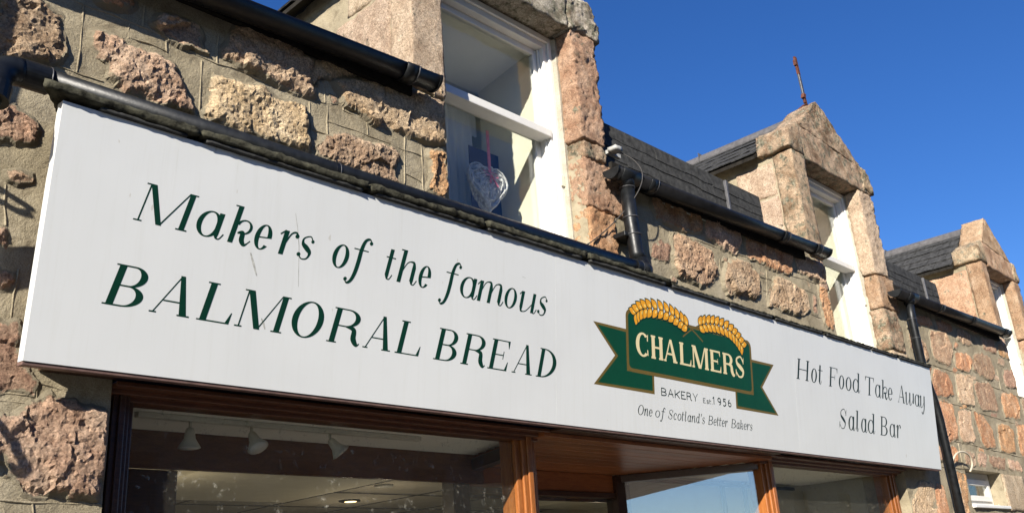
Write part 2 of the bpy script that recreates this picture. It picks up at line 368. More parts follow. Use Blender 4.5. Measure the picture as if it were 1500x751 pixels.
# ------------------------------------------------------------------ houses across the road (behind the camera, seen only in the glass)
def far_house(x0, x1, h, label, matn):
    o = empty('opposite_house', (x0, -13.2, 0)); tag(o, label, 'house', 'houses across the road behind the camera')
    def fb(b, nm, mt, bv=0): return b.build(nm, M[mt], o, bevel=bv)
    b = MB(); zs = [0, .9, 2.1, 3.4, 4.5, h]; n = max(2, int((x1-x0)/3)); ww = (x1-x0)/n; cells = []
    for i in range(n):
        cx = x0+ww*(i+.5); cells += [(cx-.5, cx+.5, .9, 2.1), (cx-.5, cx+.5, 3.4, 4.5)]
    xs = sorted({x0, x1, *[c[0] for c in cells], *[c[1] for c in cells]}); V = []; Fc = []
    for i in range(len(xs)-1):
        for k in range(5):
            mx_, mz_ = (xs[i]+xs[i+1])/2, (zs[k]+zs[k+1])/2
            if any(a < mx_ < c and d < mz_ < e for a, c, d, e in cells): continue
            k0 = len(V); V += [(xs[i], -13.2, zs[k]), (xs[i], -13.2, zs[k+1]), (xs[i+1], -13.2, zs[k+1]), (xs[i+1], -13.2, zs[k])]; Fc.append((k0+3, k0+2, k0+1, k0))
    b.add(V, Fc); b.add([(x0, -20, 0), (x1, -20, 0), (x1, -20, h), (x0, -20, h)], [(0, 1, 2, 3)])
    for x in (x0, x1): b.add([(x, -20, 0), (x, -13.2, 0), (x, -13.2, h), (x, -16.6, h+3), (x, -20, h)], [(0, 1, 2, 3, 4)])
    fb(b, 'wall', matn)
    MB().hexa([(x0-.1, -12.9, h-.15), (x1+.1, -12.9, h-.15), (x1+.1, -16.6, h+3), (x0-.1, -16.6, h+3), (x0-.1, -12.9, h), (x1+.1, -12.9, h), (x1+.1, -16.6, h+3.15), (x0-.1, -16.6, h+3.15)]).hexa([(x0-.1, -16.61, h+3), (x1+.1, -16.61, h+3), (x1+.1, -20.3, h-.15), (x0-.1, -20.3, h-.15), (x0-.1, -16.61, h+3.15), (x1+.1, -16.61, h+3.15), (x1+.1, -20.3, h), (x0-.1, -20.3, h)]).build('roof', M['slate'], o)
    for a, c, d, e in cells:
        w_ = MB().box(a, a+.07, -13.3, -13.24, d, e).box(c-.07, c, -13.3, -13.24, d, e).box(a+.07, c-.07, -13.3, -13.24, d, d+.07).box(a+.07, c-.07, -13.3, -13.24, e-.07, e).box(a+.07, c-.07, -13.3, -13.24, (d+e)/2-.03, (d+e)/2+.03).build('window', M['lead'], o)
        MB().box(a+.06, c-.06, -13.295, -13.285, d+.06, e-.06).build('pane', M['pvc'], w_)
    ch = MB().box(x1-.6, x1+.6, -17, -16.2, h+2.2, h+4.1).build('chimney', M[matn], o)
    for q in range(3): MB().tube([(x1-.35+.35*q, -16.6, h+4.1), (x1-.35+.35*q, -16.6, h+4.5)], .12, 12).build('chimney_pot', M['rust'], ch)
far_house(-10, 1.95, 5.6, 'granite house directly behind the camera across the road', 'mortar')
far_house(2, 15.95, 5.2, 'pale house facing the bakery doorway from across the road', 'mortar_l')
far_house(16, 29.95, 5.6, 'long grey house across the road to the right of the bakery', 'mortar')
far_house(30, 44, 5.3, 'end house across the road, farthest right', 'mortar_l')

# ------------------------------------------------------------------ the terrace house
house = empty('terrace_house', (6.5, 0, 0))
tag(house, 'pink granite terrace house with three stone wallhead dormers and slate roof above the bakery', 'house')
ZE = 3.99                                    # wall head
OPEN = [(1.24, 7.60, 0.0, 2.36), (2.785, 3.85, 3.30, 9), (6.85, 7.89, 3.30, 9), (11.22, 12.14, 3.30, 9), (8.98, 9.95, 2.09, 2.42)]
def coords(lo, hi, steps, extra):
    out = []
    for a, b, s in steps:
        n = max(1, int(round((b-a)/s))); out += [a+(b-a)*i/n for i in range(n)]
    out.append(hi); out += [e for e in extra if lo < e < hi]
    out = sorted(out); res = [out[0]]
    for v in out[1:]:
        if v-res[-1] > .004 or v in extra:
            if v-res[-1] <= .004: res[-1] = v
            else: res.append(v)
    return res
XS = coords(-2.5, 18, [(-2.5, .5, .25), (.5, 4.6, .03), (4.6, 12.6, .06), (12.6, 18, .3)], [o[0] for o in OPEN]+[o[1] for o in OPEN])
ZS = coords(0, ZE, [(0, 1.8, .3), (1.8, ZE, .03)], [2.36, 3.30, 2.09, 2.42])
idx = {}; V = []; Fc = []
def wv(i, k):
    if (i, k) in idx: return idx[(i, k)]
    x, z = XS[i], ZS[k]; y = 0
    if .5 < x < 12.6 and z > 1.8: y = N3(x, 0, z, 3.5, 4)*.007 + N3(x, 3, z, 14, 3)*.004
    idx[(i, k)] = len(V); V.append((x, y, z)); return idx[(i, k)]
for i in range(len(XS)-1):
    for k in range(len(ZS)-1):
        cx, cz = (XS[i]+XS[i+1])/2, (ZS[k]+ZS[k+1])/2
        if any(a < cx < b and c < cz < d for a, b, c, d in OPEN): continue
        Fc.append((wv(i, k), wv(i+1, k), wv(i+1, k+1), wv(i, k+1)))
wall = mesh('wall', V, Fc, M['mortar'], house, True)
# thickness, reveals of the openings and the ends of the wall
bk = MB()
def quadx(x, y0, y1, z0, z1): bk.add([(x, y0, z0), (x, y1, z0), (x, y1, z1), (x, y0, z1)], [(0, 1, 2, 3)])
def quadz(z, x0, x1, y0, y1): bk.add([(x0, y0, z), (x1, y0, z), (x1, y1, z), (x0, y1, z)], [(0, 1, 2, 3)])
quadx(1.24, 0, .35, 0, 2.36); quadx(7.60, 0, .35, 0, 2.36)
quadx(8.98, 0, .3, 2.09, 2.42); quadx(9.95, 0, .3, 2.09, 2.42); quadz(2.42, 8.98, 9.95, 0, .3); quadz(2.09, 8.98, 9.95, 0, .3)
for a, b in ((2.785, 3.85), (6.85, 7.89), (11.22, 12.14)):
    quadz(3.30, a, b, 0, .5); quadx(a, .0, .5, 3.3, ZE); quadx(b, .0, .5, 3.3, ZE)
quadx(-2.5, 0, 7, 0, ZE); quadx(18, 0, 7, 0, ZE)
for a, b in ((-2.5, 2.785), (3.85, 6.85), (7.89, 11.22), (12.14, 18)): quadz(ZE, a, b, 0, .4)
bk.build('wall_reveals', M['mortar'], house)

# ---- rubble stones: outlines read off the photo, carried on to the wall plane
def stone(pts, mat='pink', h=.03, n=56, rg=11, seed=None, sunk=.012, amp=1.0, sp=None):
    seed = random.random()*50 if seed is None else seed
    P = [aty(x, y, -h*.5) for x, y in pts]; P = [(p[0], p[2]) for p in P]
    # densify + smooth (Catmull-Rom)
    m_ = len(P); out = []
    per = [math.dist(P[i], P[(i+1) % m_]) for i in range(m_)]; tot = sum(per)
    for i in range(m_):
        p0, p1, p2, p3 = P[i-1], P[i], P[(i+1) % m_], P[(i+2) % m_]
        k = max(1, int(round(n*per[i]/tot)))
        for j in range(k):
            t = j/k
            q = []
            for a in (0, 1):
                cr = .5*((2*p1[a])+(-p0[a]+p2[a])*t+(2*p0[a]-5*p1[a]+4*p2[a]-p3[a])*t*t+(-p0[a]+3*p1[a]-3*p2[a]+p3[a])*t**3)
                q.append(cr*.6+(p1[a]+(p2[a]-p1[a])*t)*.4)
            out.append(q)
    n = len(out)
    A = 0; cx = cz = 0
    for i in range(n):
        x0, z0 = out[i]; x1, z1 = out[(i+1) % n]; cr = x0*z1-x1*z0; A += cr; cx += (x0+x1)*cr; cz += (z0+z1)*cr
    cx /= 3*A; cz /= 3*A
    out = [(cx+(x-cx)*1.04, cz+(z-cz)*1.05) for x, z in out]
    size = math.sqrt(abs(A)/2)
    def relief(X, Z):
        wp = Vector((X+N3(X, 0, Z, 9, 2, seed)*.02, seed, Z+N3(X, 4, Z, 9, 2, seed)*.02))
        tot_ = 0
        for sc_, am, slp in ((5.2, .009, .12), (15, .0036, .14)):
            dd, cc = mn.voronoi(Vector((wp.x*sc_, seed, wp.z*sc_)))
            rv = mn.noise_vector(cc[0]*3.71+Vector((.3, .7, .1)))
            tot_ += rv.x*am*1.3+((wp.x-cc[0].x/sc_)*rv.y+(wp.z-cc[0].z/sc_)*rv.z)*slp*1.6
        return tot_+N3(X, 0, Z, 7, 2, seed+3)*.009+N3(X, 1, Z, 30, 4, seed)*.0048+N3(X, 1, Z, 80, 3, seed)*.0042
    if A < 0: out = out[::-1]
    n = len(out); O_ = []
    for x, z in out:
        jx = N3(x, 0, z, 24, 4, seed)*.016+N3(x, 0, z, 9, 2, seed)*.014; jz = N3(x, 5, z, 24, 4, seed)*.016+N3(x, 7, z, 9, 2, seed)*.014
        k_ = min(1, size/.1); O_.append((x+jx*k_, z+jz*k_))
    ext = min(.026, size*.3); SK = []
    for i in range(n):
        dx, dz = O_[i][0]-cx, O_[i][1]-cz; l = math.hypot(dx, dz) or 1; e_ = ext*(.75+.5*N3(O_[i][0], 3, O_[i][1], 10, 2, seed)); SK.append((O_[i][0]+dx/l*e_, O_[i][1]+dz/l*e_))
    def clampo(q, m_):
        for a_, b_, c_, d_2 in OPEN:
            if a_-m_ < q[0] < b_+m_ and c_ < q[1] < d_2: return (a_-m_, q[1]) if q[0]-a_ < b_-q[0] else (b_+m_, q[1])
        return q
    SK = [clampo(q, .001+i*2e-5) for i, q in enumerate(SK)]; O_ = [clampo(q, .006+i*2e-5) for i, q in enumerate(O_)]
    OA = np.array(O_); OB = np.roll(OA, -1, 0)
    g_ = max(.008, size/32); xs_ = np.arange(OA[:, 0].min(), OA[:, 0].max(), g_); zs_ = np.arange(OA[:, 1].min(), OA[:, 1].max(), g_)
    GX, GZ = np.meshgrid(xs_, zs_); pts_ = np.stack([GX.ravel(), GZ.ravel()], 1)
    rs = np.random.RandomState(int(seed*100)); pts_ = pts_+(rs.rand(*pts_.shape)-.5)*g_*.7
    ins = np.zeros(len(pts_), bool)
    for (ax0, az0), (bx0, bz0) in zip(OA, OB):
        c_ = (az0 > pts_[:, 1]) != (bz0 > pts_[:, 1]); ins ^= c_ & (pts_[:, 0] < (bx0-ax0)*(pts_[:, 1]-az0)/((bz0-az0) or 1e-9)+ax0)
    pts_ = pts_[ins]
    if len(pts_):
        ab = OB-OA; t_ = np.clip(((pts_[:, None]-OA)*ab).sum(2)/np.maximum((ab**2).sum(1), 1e-12), 0, 1); D_ = np.sqrt((((OA+t_[..., None]*ab)-pts_[:, None])**2).sum(2)).min(1)
        keep = D_ > g_*.55; pts_ = pts_[keep]; D_ = D_[keep]
    else: D_ = []
    inp = [Vector(p) for p in SK]+[Vector(p) for p in O_]+[Vector(p) for p in pts_]
    ed = [(i, (i+1) % n) for i in range(n)]+[(n+i, n+(i+1) % n) for i in range(n)]
    vo, eo, fo, ov, oe, of = delaunay_2d_cdt(inp, ed, [], 1, 1e-6)
    V = []; SM = []
    for v, oi_ in zip(vo, ov):
        X, Z = v.x, v.y; i0 = min(oi_) if oi_ else n
        if i0 < n: V.append((X, .004, Z)); SM.append(1.3); continue
        e0 = (.12+.75*max(0, min(1, .5+N3(X, 9, Z, 5, 2, seed)*1.2)))
        hb = h*.85
        if i0 < 2*n: V.append((X, -(hb*e0*.8+.001), Z)); SM.append(.62); continue
        d = D_[i0-2*n]; wdt = .010+.030*(1-e0); t2 = min(1, d/wdt); pr = e0+(1-e0)*t2*t2*(3-2*t2)
        hh = hb*pr+relief(X, Z)*amp*min(1.1, h/.025)*min(1, .35+d/.02)
        V.append((X, -max(hh, .001), Z)); SM.append(.55*max(0, 1-d/(.012+.03*(1-e0))))
    Fc = []
    for f in fo:
        p0, p1, p2 = (vo[i] for i in f[:3]); cr = (p1.x-p0.x)*(p2.y-p0.y)-(p1.y-p0.y)*(p2.x-p0.x)
        Fc.append(tuple(f) if cr > 0 else tuple(f[::-1]))
    o = mesh('stone', V, Fc, M[mat], wall, False)
    at = o.data.attributes.new('smear', 'FLOAT', 'POINT'); at.data.foreach_set('value', SM)
    return o

NEAR = [
 ([(5,-12),(45,-4),(59,0),(89,17),(101,51),(92,67),(88,88),(43,88),(-5,78)], 'pink', .03),
 ([(136,40),(152,42),(172,52),(200,68),(235,80),(256,92),(270,112),(280,158),(250,154),(224,148),(190,135),(168,120),(160,95),(150,88),(142,62)], 'pink', .034),
 ([(138,-14),(150,3),(165,9),(186,14),(198,6),(200,-14)], 'orange', .028),
 ([(228,27),(245,22),(268,26),(292,37),(300,59),(308,78),(296,75),(286,70),(252,57),(238,45)], 'pink', .032),
 ([(329,80),(336,62),(348,40),(385,36),(430,55),(456,85),(461,122),(461,137),(440,134),(413,122),(373,104),(350,94)], 'pink', .036),
 ([(306,172),(302,158),(312,145),(313,118),(316,108),(330,116),(345,113),(360,117),(387,128),(405,141),(440,154),(448,170),(453,200),(454,222),(420,212),(370,195),(330,182)], 'tan', .034),
 ([(469,228),(472,212),(481,203),(500,192),(520,200),(535,205),(577,216),(585,226),(577,248),(583,268),(560,262),(520,247),(490,236)], 'pink', .03),
 ([(503,132),(500,118),(540,112),(600,128),(650,150),(654,179),(653,211),(630,206),(604,200),(577,189),(548,180),(524,164),(508,150)], 'tan', .034),
 ([(628,224),(640,222),(653,226),(657,294),(640,288),(630,280),(633,250)], 'orange', .022),
 ([(484,140),(493,142),(495,154),(486,152)], 'red', .01),
 ([(452,118),(470,80),(530,85),(600,95),(645,112),(651,146),(600,125),(545,108),(500,114)], 'tan', .02),
 ([(0,606),(-30,606),(-34,660),(-20,680),(0,669),(12,674),(25,702),(40,712),(58,720),(100,724),(148,725),(151,700),(153,675),(155,636),(160,611),(122,601),(108,595),(100,590),(76,582),(58,590),(38,602)], 'pink', .036),
 ([(-30,472),(4,470),(26,476),(28,520),(52,548),(57,560),(48,572),(20,572),(-30,566)], 'red', .012),
 ([(12,252),(30,250),(46,256),(47,266),(28,266),(14,262)], 'pink', .012),
 ([(-30,330),(0,333),(14,340),(18,352),(12,362),(-6,358),(-30,356)], 'red', .02),
 ([(-30,392),(6,394),(22,400),(24,416),(10,424),(-30,420)], 'pink', .016),
 ([(-30,152),(14,152),(40,170),(58,196),(50,212),(20,208),(-30,200)], 'red', .02),
 # right of the first dormer
 ([(956,356),(968,353),(980,356),(984,374),(975,384),(957,377)], 'red', .014),
 ([(990,344),(1002,344),(1017,353),(1041,366),(1048,382),(1050,404),(1038,420),(1017,412),(993,397),(987,374)], 'red', .03),
 ([(959,308),(955,290),(985,288),(1018,302),(1026,325),(1024,340),(1004,338),(988,330),(967,321)], 'orange', .026),
 ([(1034,340),(1036,318),(1080,335),(1084,358),(1079,370),(1057,360),(1036,348)], 'pink', .026),
 ([(1065,385),(1080,382),(1095,385),(1108,398),(1112,412),(1112,430),(1105,438),(1084,432),(1067,428),(1062,405)], 'pink', .03),
 ([(1137,406),(1150,409),(1166,417),(1180,428),(1186,452),(1174,461),(1148,453),(1130,448),(1132,425)], 'pink', .03),
 ([(1095,367),(1094,348),(1130,356),(1160,370),(1160,388),(1158,400),(1137,396),(1113,384),(1097,378)], 'orange', .02),
 ([(1169,392),(1168,374),(1206,386),(1209,407),(1208,415),(1188,407),(1170,398)], 'pink', .022),
 ([(1201,422),(1212,426),(1221,460),(1221,481),(1209,472),(1204,449)], 'orange', .02),
 ([(1190,434),(1196,436),(1199,461),(1193,458)], 'red', .01),
 ([(1178,412),(1184,414),(1188,424),(1180,421)], 'pink', .008),
]
for pts, mt, h in NEAR:
    big = max(math.dist(p, pts[0]) for p in pts)
    stone(pts, mt, h, n=int(min(150, 24+big*.9)), rg=int(min(26, 6+big*.16)))
FAR = [
 ([(1346,498),(1355,502),(1361,525),(1353,529)],'red'), ([(1330,478),(1338,484),(1342,512),(1334,508)],'red'),
 ([(1362,487),(1376,486),(1388,491),(1395,512),(1393,534),(1370,525)],'red'),
 ([(1400,516),(1417,518),(1424,529),(1420,545),(1402,538)],'orange'),
 ([(1426,520),(1440,519),(1449,523),(1456,538),(1454,556),(1438,549),(1426,540)],'red'),
 ([(1471,540),(1489,545),(1494,567),(1474,565)],'red'),
 ([(1438,494),(1456,499),(1458,516),(1442,512)],'red'), ([(1462,502),(1479,506),(1484,526),(1465,520)],'orange'),
 ([(1366,541),(1378,543),(1390,549),(1397,577),(1380,581),(1368,574)],'orange'),
 ([(1400,549),(1412,548),(1424,552),(1427,592),(1406,587)],'pink'),
 ([(1427,561),(1440,560),(1453,567),(1462,599),(1448,600),(1436,595)],'red'),
 ([(1467,576),(1489,581),(1494,612),(1473,608)],'orange'),
 ([(1371,588),(1393,590),(1399,612),(1404,642),(1380,642)],'orange'),
 ([(1404,603),(1422,603),(1424,622),(1429,644),(1409,644)],'pink'),
 ([(1427,603),(1445,613),(1460,653),(1442,652),(1434,630)],'orange'),
 ([(1462,621),(1482,628),(1487,660),(1467,658)],'orange'),
 ([(1490,622),(1505,626),(1512,667),(1495,662)],'orange'), ([(1497,584),(1514,588),(1520,615),(1502,612)],'pink'),
 ([(1388,654),(1401,656),(1403,676),(1390,673)],'orange'), ([(1413,661),(1427,663),(1429,682),(1416,680)],'pink'), ([(1432,663),(1445,665),(1447,684),(1435,682)],'pink'),
 ([(1450,668),(1470,671),(1473,686),(1454,684)],'red'), ([(1476,672),(1492,675),(1496,690),(1480,687)],'pink'),
 ([(1372,654),(1383,654),(1386,672),(1375,672)],'red'),
 ([(1394,694),(1415,698),(1420,746),(1424,760),(1402,756)],'orange'),
 ([(1347,708),(1366,707),(1369,725),(1372,760),(1340,764),(1336,738)],'tan'), ([(1370,712),(1381,713),(1391,756),(1376,764)],'orange'),
 ([(1340,461),(1362,466),(1366,479),(1344,475)],'orange'), ([(1372,468),(1392,474),(1396,486),(1376,483)],'orange'), ([(1402,482),(1420,488),(1424,505),(1405,500)],'pink'),
 ([(1400,462),(1430,476),(1434,488),(1404,478)],'red'),
]
for pts, mt in FAR: stone(pts, mt, .014, n=44, rg=11)

PIN = [[(1396,538),(1402,540),(1401,546),(1395,544)],[(1424,549),(1430,551),(1430,557),(1424,555)],[(1456,548),(1464,551),(1463,558),(1456,555)],[(1406,591),(1416,594),(1415,600),(1406,598)],[(1452,603),(1461,606),(1460,613),(1452,611)],[(1486,617),(1493,619),(1492,626),(1486,624)],[(1382,646),(1392,648),(1391,653),(1382,652)],[(1434,655),(1441,657),(1441,662),(1434,661)],[(1398,500),(1404,503),(1402,511),(1397,509)],[(1358,534),(1364,536),(1363,545),(1358,543)],
 [(1463,524),(1472,528),(1470,535),(1462,532)],[(1484,530),(1492,533),(1490,540),(1483,538)],[(1113,395),(1120,398),(1119,403),(1113,401)],[(1126,421),(1131,423),(1130,431),(1125,429)],[(1060,376),(1066,378),(1064,384),(1059,382)],[(984,404),(992,407),(990,413),(983,410)]]
for pts in PIN: stone(pts, random.choice(('red', 'pink', 'orange')), .007, n=20, rg=5)

# the same masonry carried on past both ends of the picture
def topx(x, z):
    q = MC @ (np.array([x, -.01, z])-EYE); return (CX+F*q[0]/q[2], CY+F*q[1]/q[2]) if q[2] > .2 else None
rs_ = random.Random(11); zc_ = .35
while zc_ < 3.85:
    hh_ = rs_.uniform(.2, .3)
    for xa_, xb_ in ((-2.4, 1.2), (10.3, 17.6)):
        xc_ = xa_+rs_.uniform(0, .2)
        while xc_ < xb_-.2:
            ww_ = rs_.uniform(.2, .5); cs = [(xc_+.02, zc_+.02), (xc_+ww_*.5, zc_+rs_.uniform(.0, .04)), (xc_+ww_-.03, zc_+.03), (xc_+ww_-rs_.uniform(0, .03), zc_+hh_*.5), (xc_+ww_-.03, zc_+hh_-.03), (xc_+ww_*.45, zc_+hh_-rs_.uniform(0, .04)), (xc_+.02, zc_+hh_-.04), (xc_+rs_.uniform(0, .03), zc_+hh_*.5)]
            pp = [topx(*c) for c in cs]
            if all(q is not None and (q[0] > 1530 or q[0] < -45 or q[1] > 790) for q in pp) and xc_+ww_ < xb_ and not (11.15 < xc_+ww_ and xc_ < 12.2 and zc_+hh_ > 3.25) and not (xc_ < 10.6 and 1.9 < zc_+hh_ and zc_ < 2.5):
                stone(pp, rs_.choice(('pink', 'red', 'orange', 'tan')), .016, n=26, rg=6)
            xc_ += ww_+.03
    zc_ += hh_+.03

# struck pointing lines scribed in the mortar
def pointing(lines, wd=.006, hh=.0022):
    b = MB()
    for L in lines:
        P = [aty(x, y, 0) for x, y in L]; pts = []
        for i in range(len(P)-1):
            n = max(1, int(np.linalg.norm(P[i+1]-P[i])/.02))
            pts += [P[i]+(P[i+1]-P[i])*k/n for k in range(n)]
        pts.append(P[-1]); vs = []
        for i, p in enumerate(pts):
            t = pts[min(i+1, len(pts)-1)]-pts[max(0, i-1)]; t = t/np.linalg.norm(t); nx = np.array([-t[2], 0, t[0]])
            o = N3(p[0], 0, p[2], 8, 2)*.004; ww = wd*(.7+.6*abs(N3(p[0], 7, p[2], 20, 2)))
            c = p+nx*o
            y = N3(p[0], 0, p[2], 3.5, 4)*.007
            for k, yy in ((-1.9, .004), (-1, -hh*.2), (-.4, -hh), (.4, -hh), (1, -hh*.2), (1.9, .004)):
                q = c+nx*ww*k*.5; vs.append((q[0], y+yy-.0012, q[2]))
        fs = []
        for i in range(len(pts)-1):
            for k in range(5): fs.append((i*6+k, i*6+k+1, (i+1)*6+k+1, (i+1)*6+k))
        b.add(vs, fs)
    o = b.build('pointing_lines', M['mortar'], wall, True); o['kind'] = 'stuff'; return o
pointing([
 [(60,-14),(101,-2),(150,17),(200,36),(244,54),(262,66),(290,82),(316,94),(350,103),(365,109),(408,128),(453,146),(477,152)],
 [(124,8),(118,60),(113,107)],[(213,8),(210,40)],[(190,35),(187,45),(188,57)],[(244,55),(244,77)],[(191,57),(220,66),(244,76)],[(320,53),(317,95)],
 [(295,89),(291,168)],[(475,114),(476,150)],[(453,149),(456,205)],[(479,155),(479,198)],[(457,190),(478,198)],[(502,146),(503,162)],
 [(503,162),(520,170),(540,177),(566,187),(590,197),(620,205),(653,214)],[(537,178),(538,198)],[(480,178),(510,188),(540,200),(567,210),(590,220),(616,228)],[(592,200),(592,269)],[(617,210),(620,280)],[(592,254),(616,266)],
 [(55,87),(85,97),(113,107),(150,120)],[(113,107),(140,116)],
 [(-20,574),(0,575),(30,577),(54,577)],[(-20,584),(0,586),(30,589),(53,593)],[(55,566),(53,592)],[(-10,732),(40,735),(100,737),(148,738)],[(48,737),(51,765)],[(10,700),(60,724),(110,728)],
 [(60,560),(80,566),(100,575)],[(-10,468),(33,472)],[(8,330),(6,300),(10,270)],[(28,395),(20,430),(16,468)],
 [(964,331),(981,337),(995,344),(1039,358),(1057,366),(1080,372),(1095,377),(1116,388),(1161,404),(1209,419)],
 [(981,338),(982,353)],[(986,342),(986,370),(989,400)],[(1054,378),(1057,415)],[(1113,405),(1130,410)],[(1118,425),(1128,428)],[(1122,395),(1124,440)],[(1178,424),(1195,431)],[(1187,460),(1203,466)],
 [(918,311),(945,324)],[(905,345),(935,360)],
])
pointing([[(1366,534),(1400,545),(1430,556),(1470,572),(1500,584),(1520,592)],[(1384,642),(1420,650),(1460,660),(1520,675)],[(1362,583),(1400,592),(1440,606),(1480,618),(1520,628)],
 [(1380,683),(1411,686)],[(1398,548),(1403,590)],[(1460,540),(1466,572)],[(1422,590),(1425,604)],[(1404,648),(1410,684)]], .011, .004)

# ------------------------------------------------------------------ dormers
def sash_window(x0, x1, zb, zt, yf=.14, zr=4.14, name='window', simple_=False):
    """white sliding sash: frame, two sashes with panes and the projecting meeting rail"""
    fw = .075; b = MB()
    b.box(x0, x0+fw, yf, yf+.11, zb, zt); b.box(x1-fw, x1, yf, yf+.11, zb, zt); b.box(x0+fw, x1-fw, yf, yf+.11, zt-fw, zt)
    b.box(x1-fw*.55, x1+.006, yf-.018, yf, zb, zt+.002); b.box(x0-.006, x0+fw*.55, yf-.018, yf, zb, zt+.002); b.box(x0+fw*.55, x1-fw*.55, yf-.018, yf, zt-fw*.5, zt+.002)
    b.box(x0+fw, x0+fw+.012, yf+.03, yf+.045, zb, zt-fw); b.box(x1-fw-.012, x1-fw, yf+.03, yf+.045, zb, zt-fw)
    win = b.build(name, M['white'], house, bevel=.004)
    MB().box(x0-.03, x1+.03, yf-.07, yf+.12, zb-.05, zb-.001).build('sill', M['white'], win, bevel=.006)
    a0, a1 = x0+fw+.001, x1-fw-.001; s = .042
    for (z0, z1, y) in ((zr, zt-fw-.001, yf+.048), (zb, zr+.03, yf+.082)):
        q = MB(); q.box(a0, a0+s, y, y+.033, z0, z1); q.box(a1-s, a1, y, y+.033, z0, z1); q.box(a0+s, a1-s, y, y+.033, z1-s, z1)
        if z0 == zb: q.box(a0+s, a1-s, y, y+.033, z0, z0+.07)
        q.build('sash', M['white'], win, bevel=.003)
        MB().box(a0+s-.004, a1-s+.004, y+.012, y+.016, z0+.02, z1-s+.004).build('pane', M['glass'], win)
    MB().box(a0+.001, a1-.001+.004, yf-.012, yf+.081, zr-.028, zr+.022).build('meeting_rail', M['white'], win, bevel=.004)
    MB().box(x1-fw*.62, x1-fw*.2, yf-.03, yf-.0185, zr-.34, zr-.27).build('sash_stop', M['cream'], win, bevel=.003)
    return win
def alcove(x0, x1, zb, zt, yf=.25, yb=.74, seed=0):
    """plastered recess behind a sash and the room beyond it"""
    b = MB()
    b.box(x1-.07, x1-.01, yf+.002, yb, zb, zt-.06); b.box(x0+.01, x0+.07, yf+.002, yb, zb, zt-.06)
    b.build('alcove_wall', M['cream'], house)
    MB().hexa([(x0, yf+.002, zt-.06), (x1, yf+.002, zt-.06), (x1, yb+.02, zt-.13), (x0, yb+.02, zt-.13), (x0, yf+.002, zt), (x1, yf+.002, zt), (x1, yb+.02, zt), (x0, yb+.02, zt)]).build('alcove_ceiling', M['ceilw'], house)
    r_ = MB(); X0, X1, Y1 = x0-.16, x1+.17, yb+2.6
    r_.add([(X0, yb, zb-.9), (X1, yb, zb-.9), (X1, Y1, zb-.9), (X0, Y1, zb-.9), (X0, yb, zt-.1), (X1, yb, zt-.1), (X1, Y1, zt-.1), (X0, Y1, zt-.1)],
           [(0, 1, 2, 3), (7, 6, 5, 4), (1, 5, 6, 2), (3, 7, 4, 0)])
    r_.add([(X0, Y1, zb-.9), (X1, Y1, zb-.9), (X1, Y1, zb), (X0, Y1, zb)], [(3, 2, 1, 0)])  # back wall left open higher up so sky light brightens the room
    r_.add([(X0, yb+.021, zb-.9), (X0, yb+.021, zt-.14), (x0, yb+.021, zt-.14), (x0, yb+.021, zb-.9)], [(0, 1, 2, 3)])
    r_.add([(x1, yb+.021, zb-.9), (x1, yb+.021, zt-.14), (X1, yb+.021, zt-.14), (X1, yb+.021, zb-.9)], [(0, 1, 2, 3)])
    r_.build('room_lining', M['cream'], house)
    return

DORM = [dict(a=2.57, o0=2.785, o1=3.85, e=4.08, top=4.85, ks=5.06, apex=5.56, ax=3.33),
        dict(a=6.62, o0=6.85, o1=7.89, e=8.15, top=4.885, ks=5.08, apex=5.585, ax=7.33),
        dict(a=11.03, o0=11.22, o1=12.14, e=12.37, top=4.84, ks=5.02, apex=5.53, ax=11.62)]
def slate_rows(parent, O, U, S, wid, length, rows, cols, mat, name='slate', th=.009, jit=.004, lift0=.016, gap=.003):
    """overlapping slates on the plane spanned by U (along the eave) and S (up the slope)"""
    U = Vector(U).normalized(); S = Vector(S).normalized(); Nn = U.cross(S).normalized(); O = Vector(O)
    if Nn.z < 0 and abs(Nn.z) > .05: Nn = -Nn
    ex = length/rows; cw = wid/cols
    base = []
    for r_i in range(rows):
        off = (r_i % 2)*.5*cw; c = 0; x = -off
        while x < wid-.01:
            xa, xb = max(0, x)+gap, min(wid, x+cw)-gap
            if xb-xa > .03:
                j = random.uniform(-jit, jit); lift = random.uniform(0, .003)
                a = ex*r_i+j; bb = min(length+.02, a+ex*1.35)
                q = MB(); vs = []
                seg = 3
                for t in (0, 1):
                    for k in range(seg+1):
                        xx = xa+(xb-xa)*k/seg
                        jj = random.uniform(-jit, jit)
                        p0 = O+U*xx+S*(a+jj)+Nn*(lift0+lift+th*t); p1 = O+U*xx+S*bb+Nn*(.003+th*t)
                        vs += [p0, p1]
                n2 = (seg+1)*2; fs = []
                for k in range(seg):
                    fs.append((2*k, 2*k+1, 2*k+3, 2*k+2)); fs.append((n2+2*k, n2+2*k+2, n2+2*k+3, n2+2*k+1)); fs.append((2*k, 2*k+2, n2+2*k+2, n2+2*k)); fs.append((2*k+1, n2+2*k+1, n2+2*k+3, 2*k+3))
                fs.append((0, n2, n2+1, 1)); fs.append((2*seg, 2*seg+1, n2+2*seg+1, n2+2*seg))
                q.add(vs, fs).build(name, M[mat], parent)
            x += cw

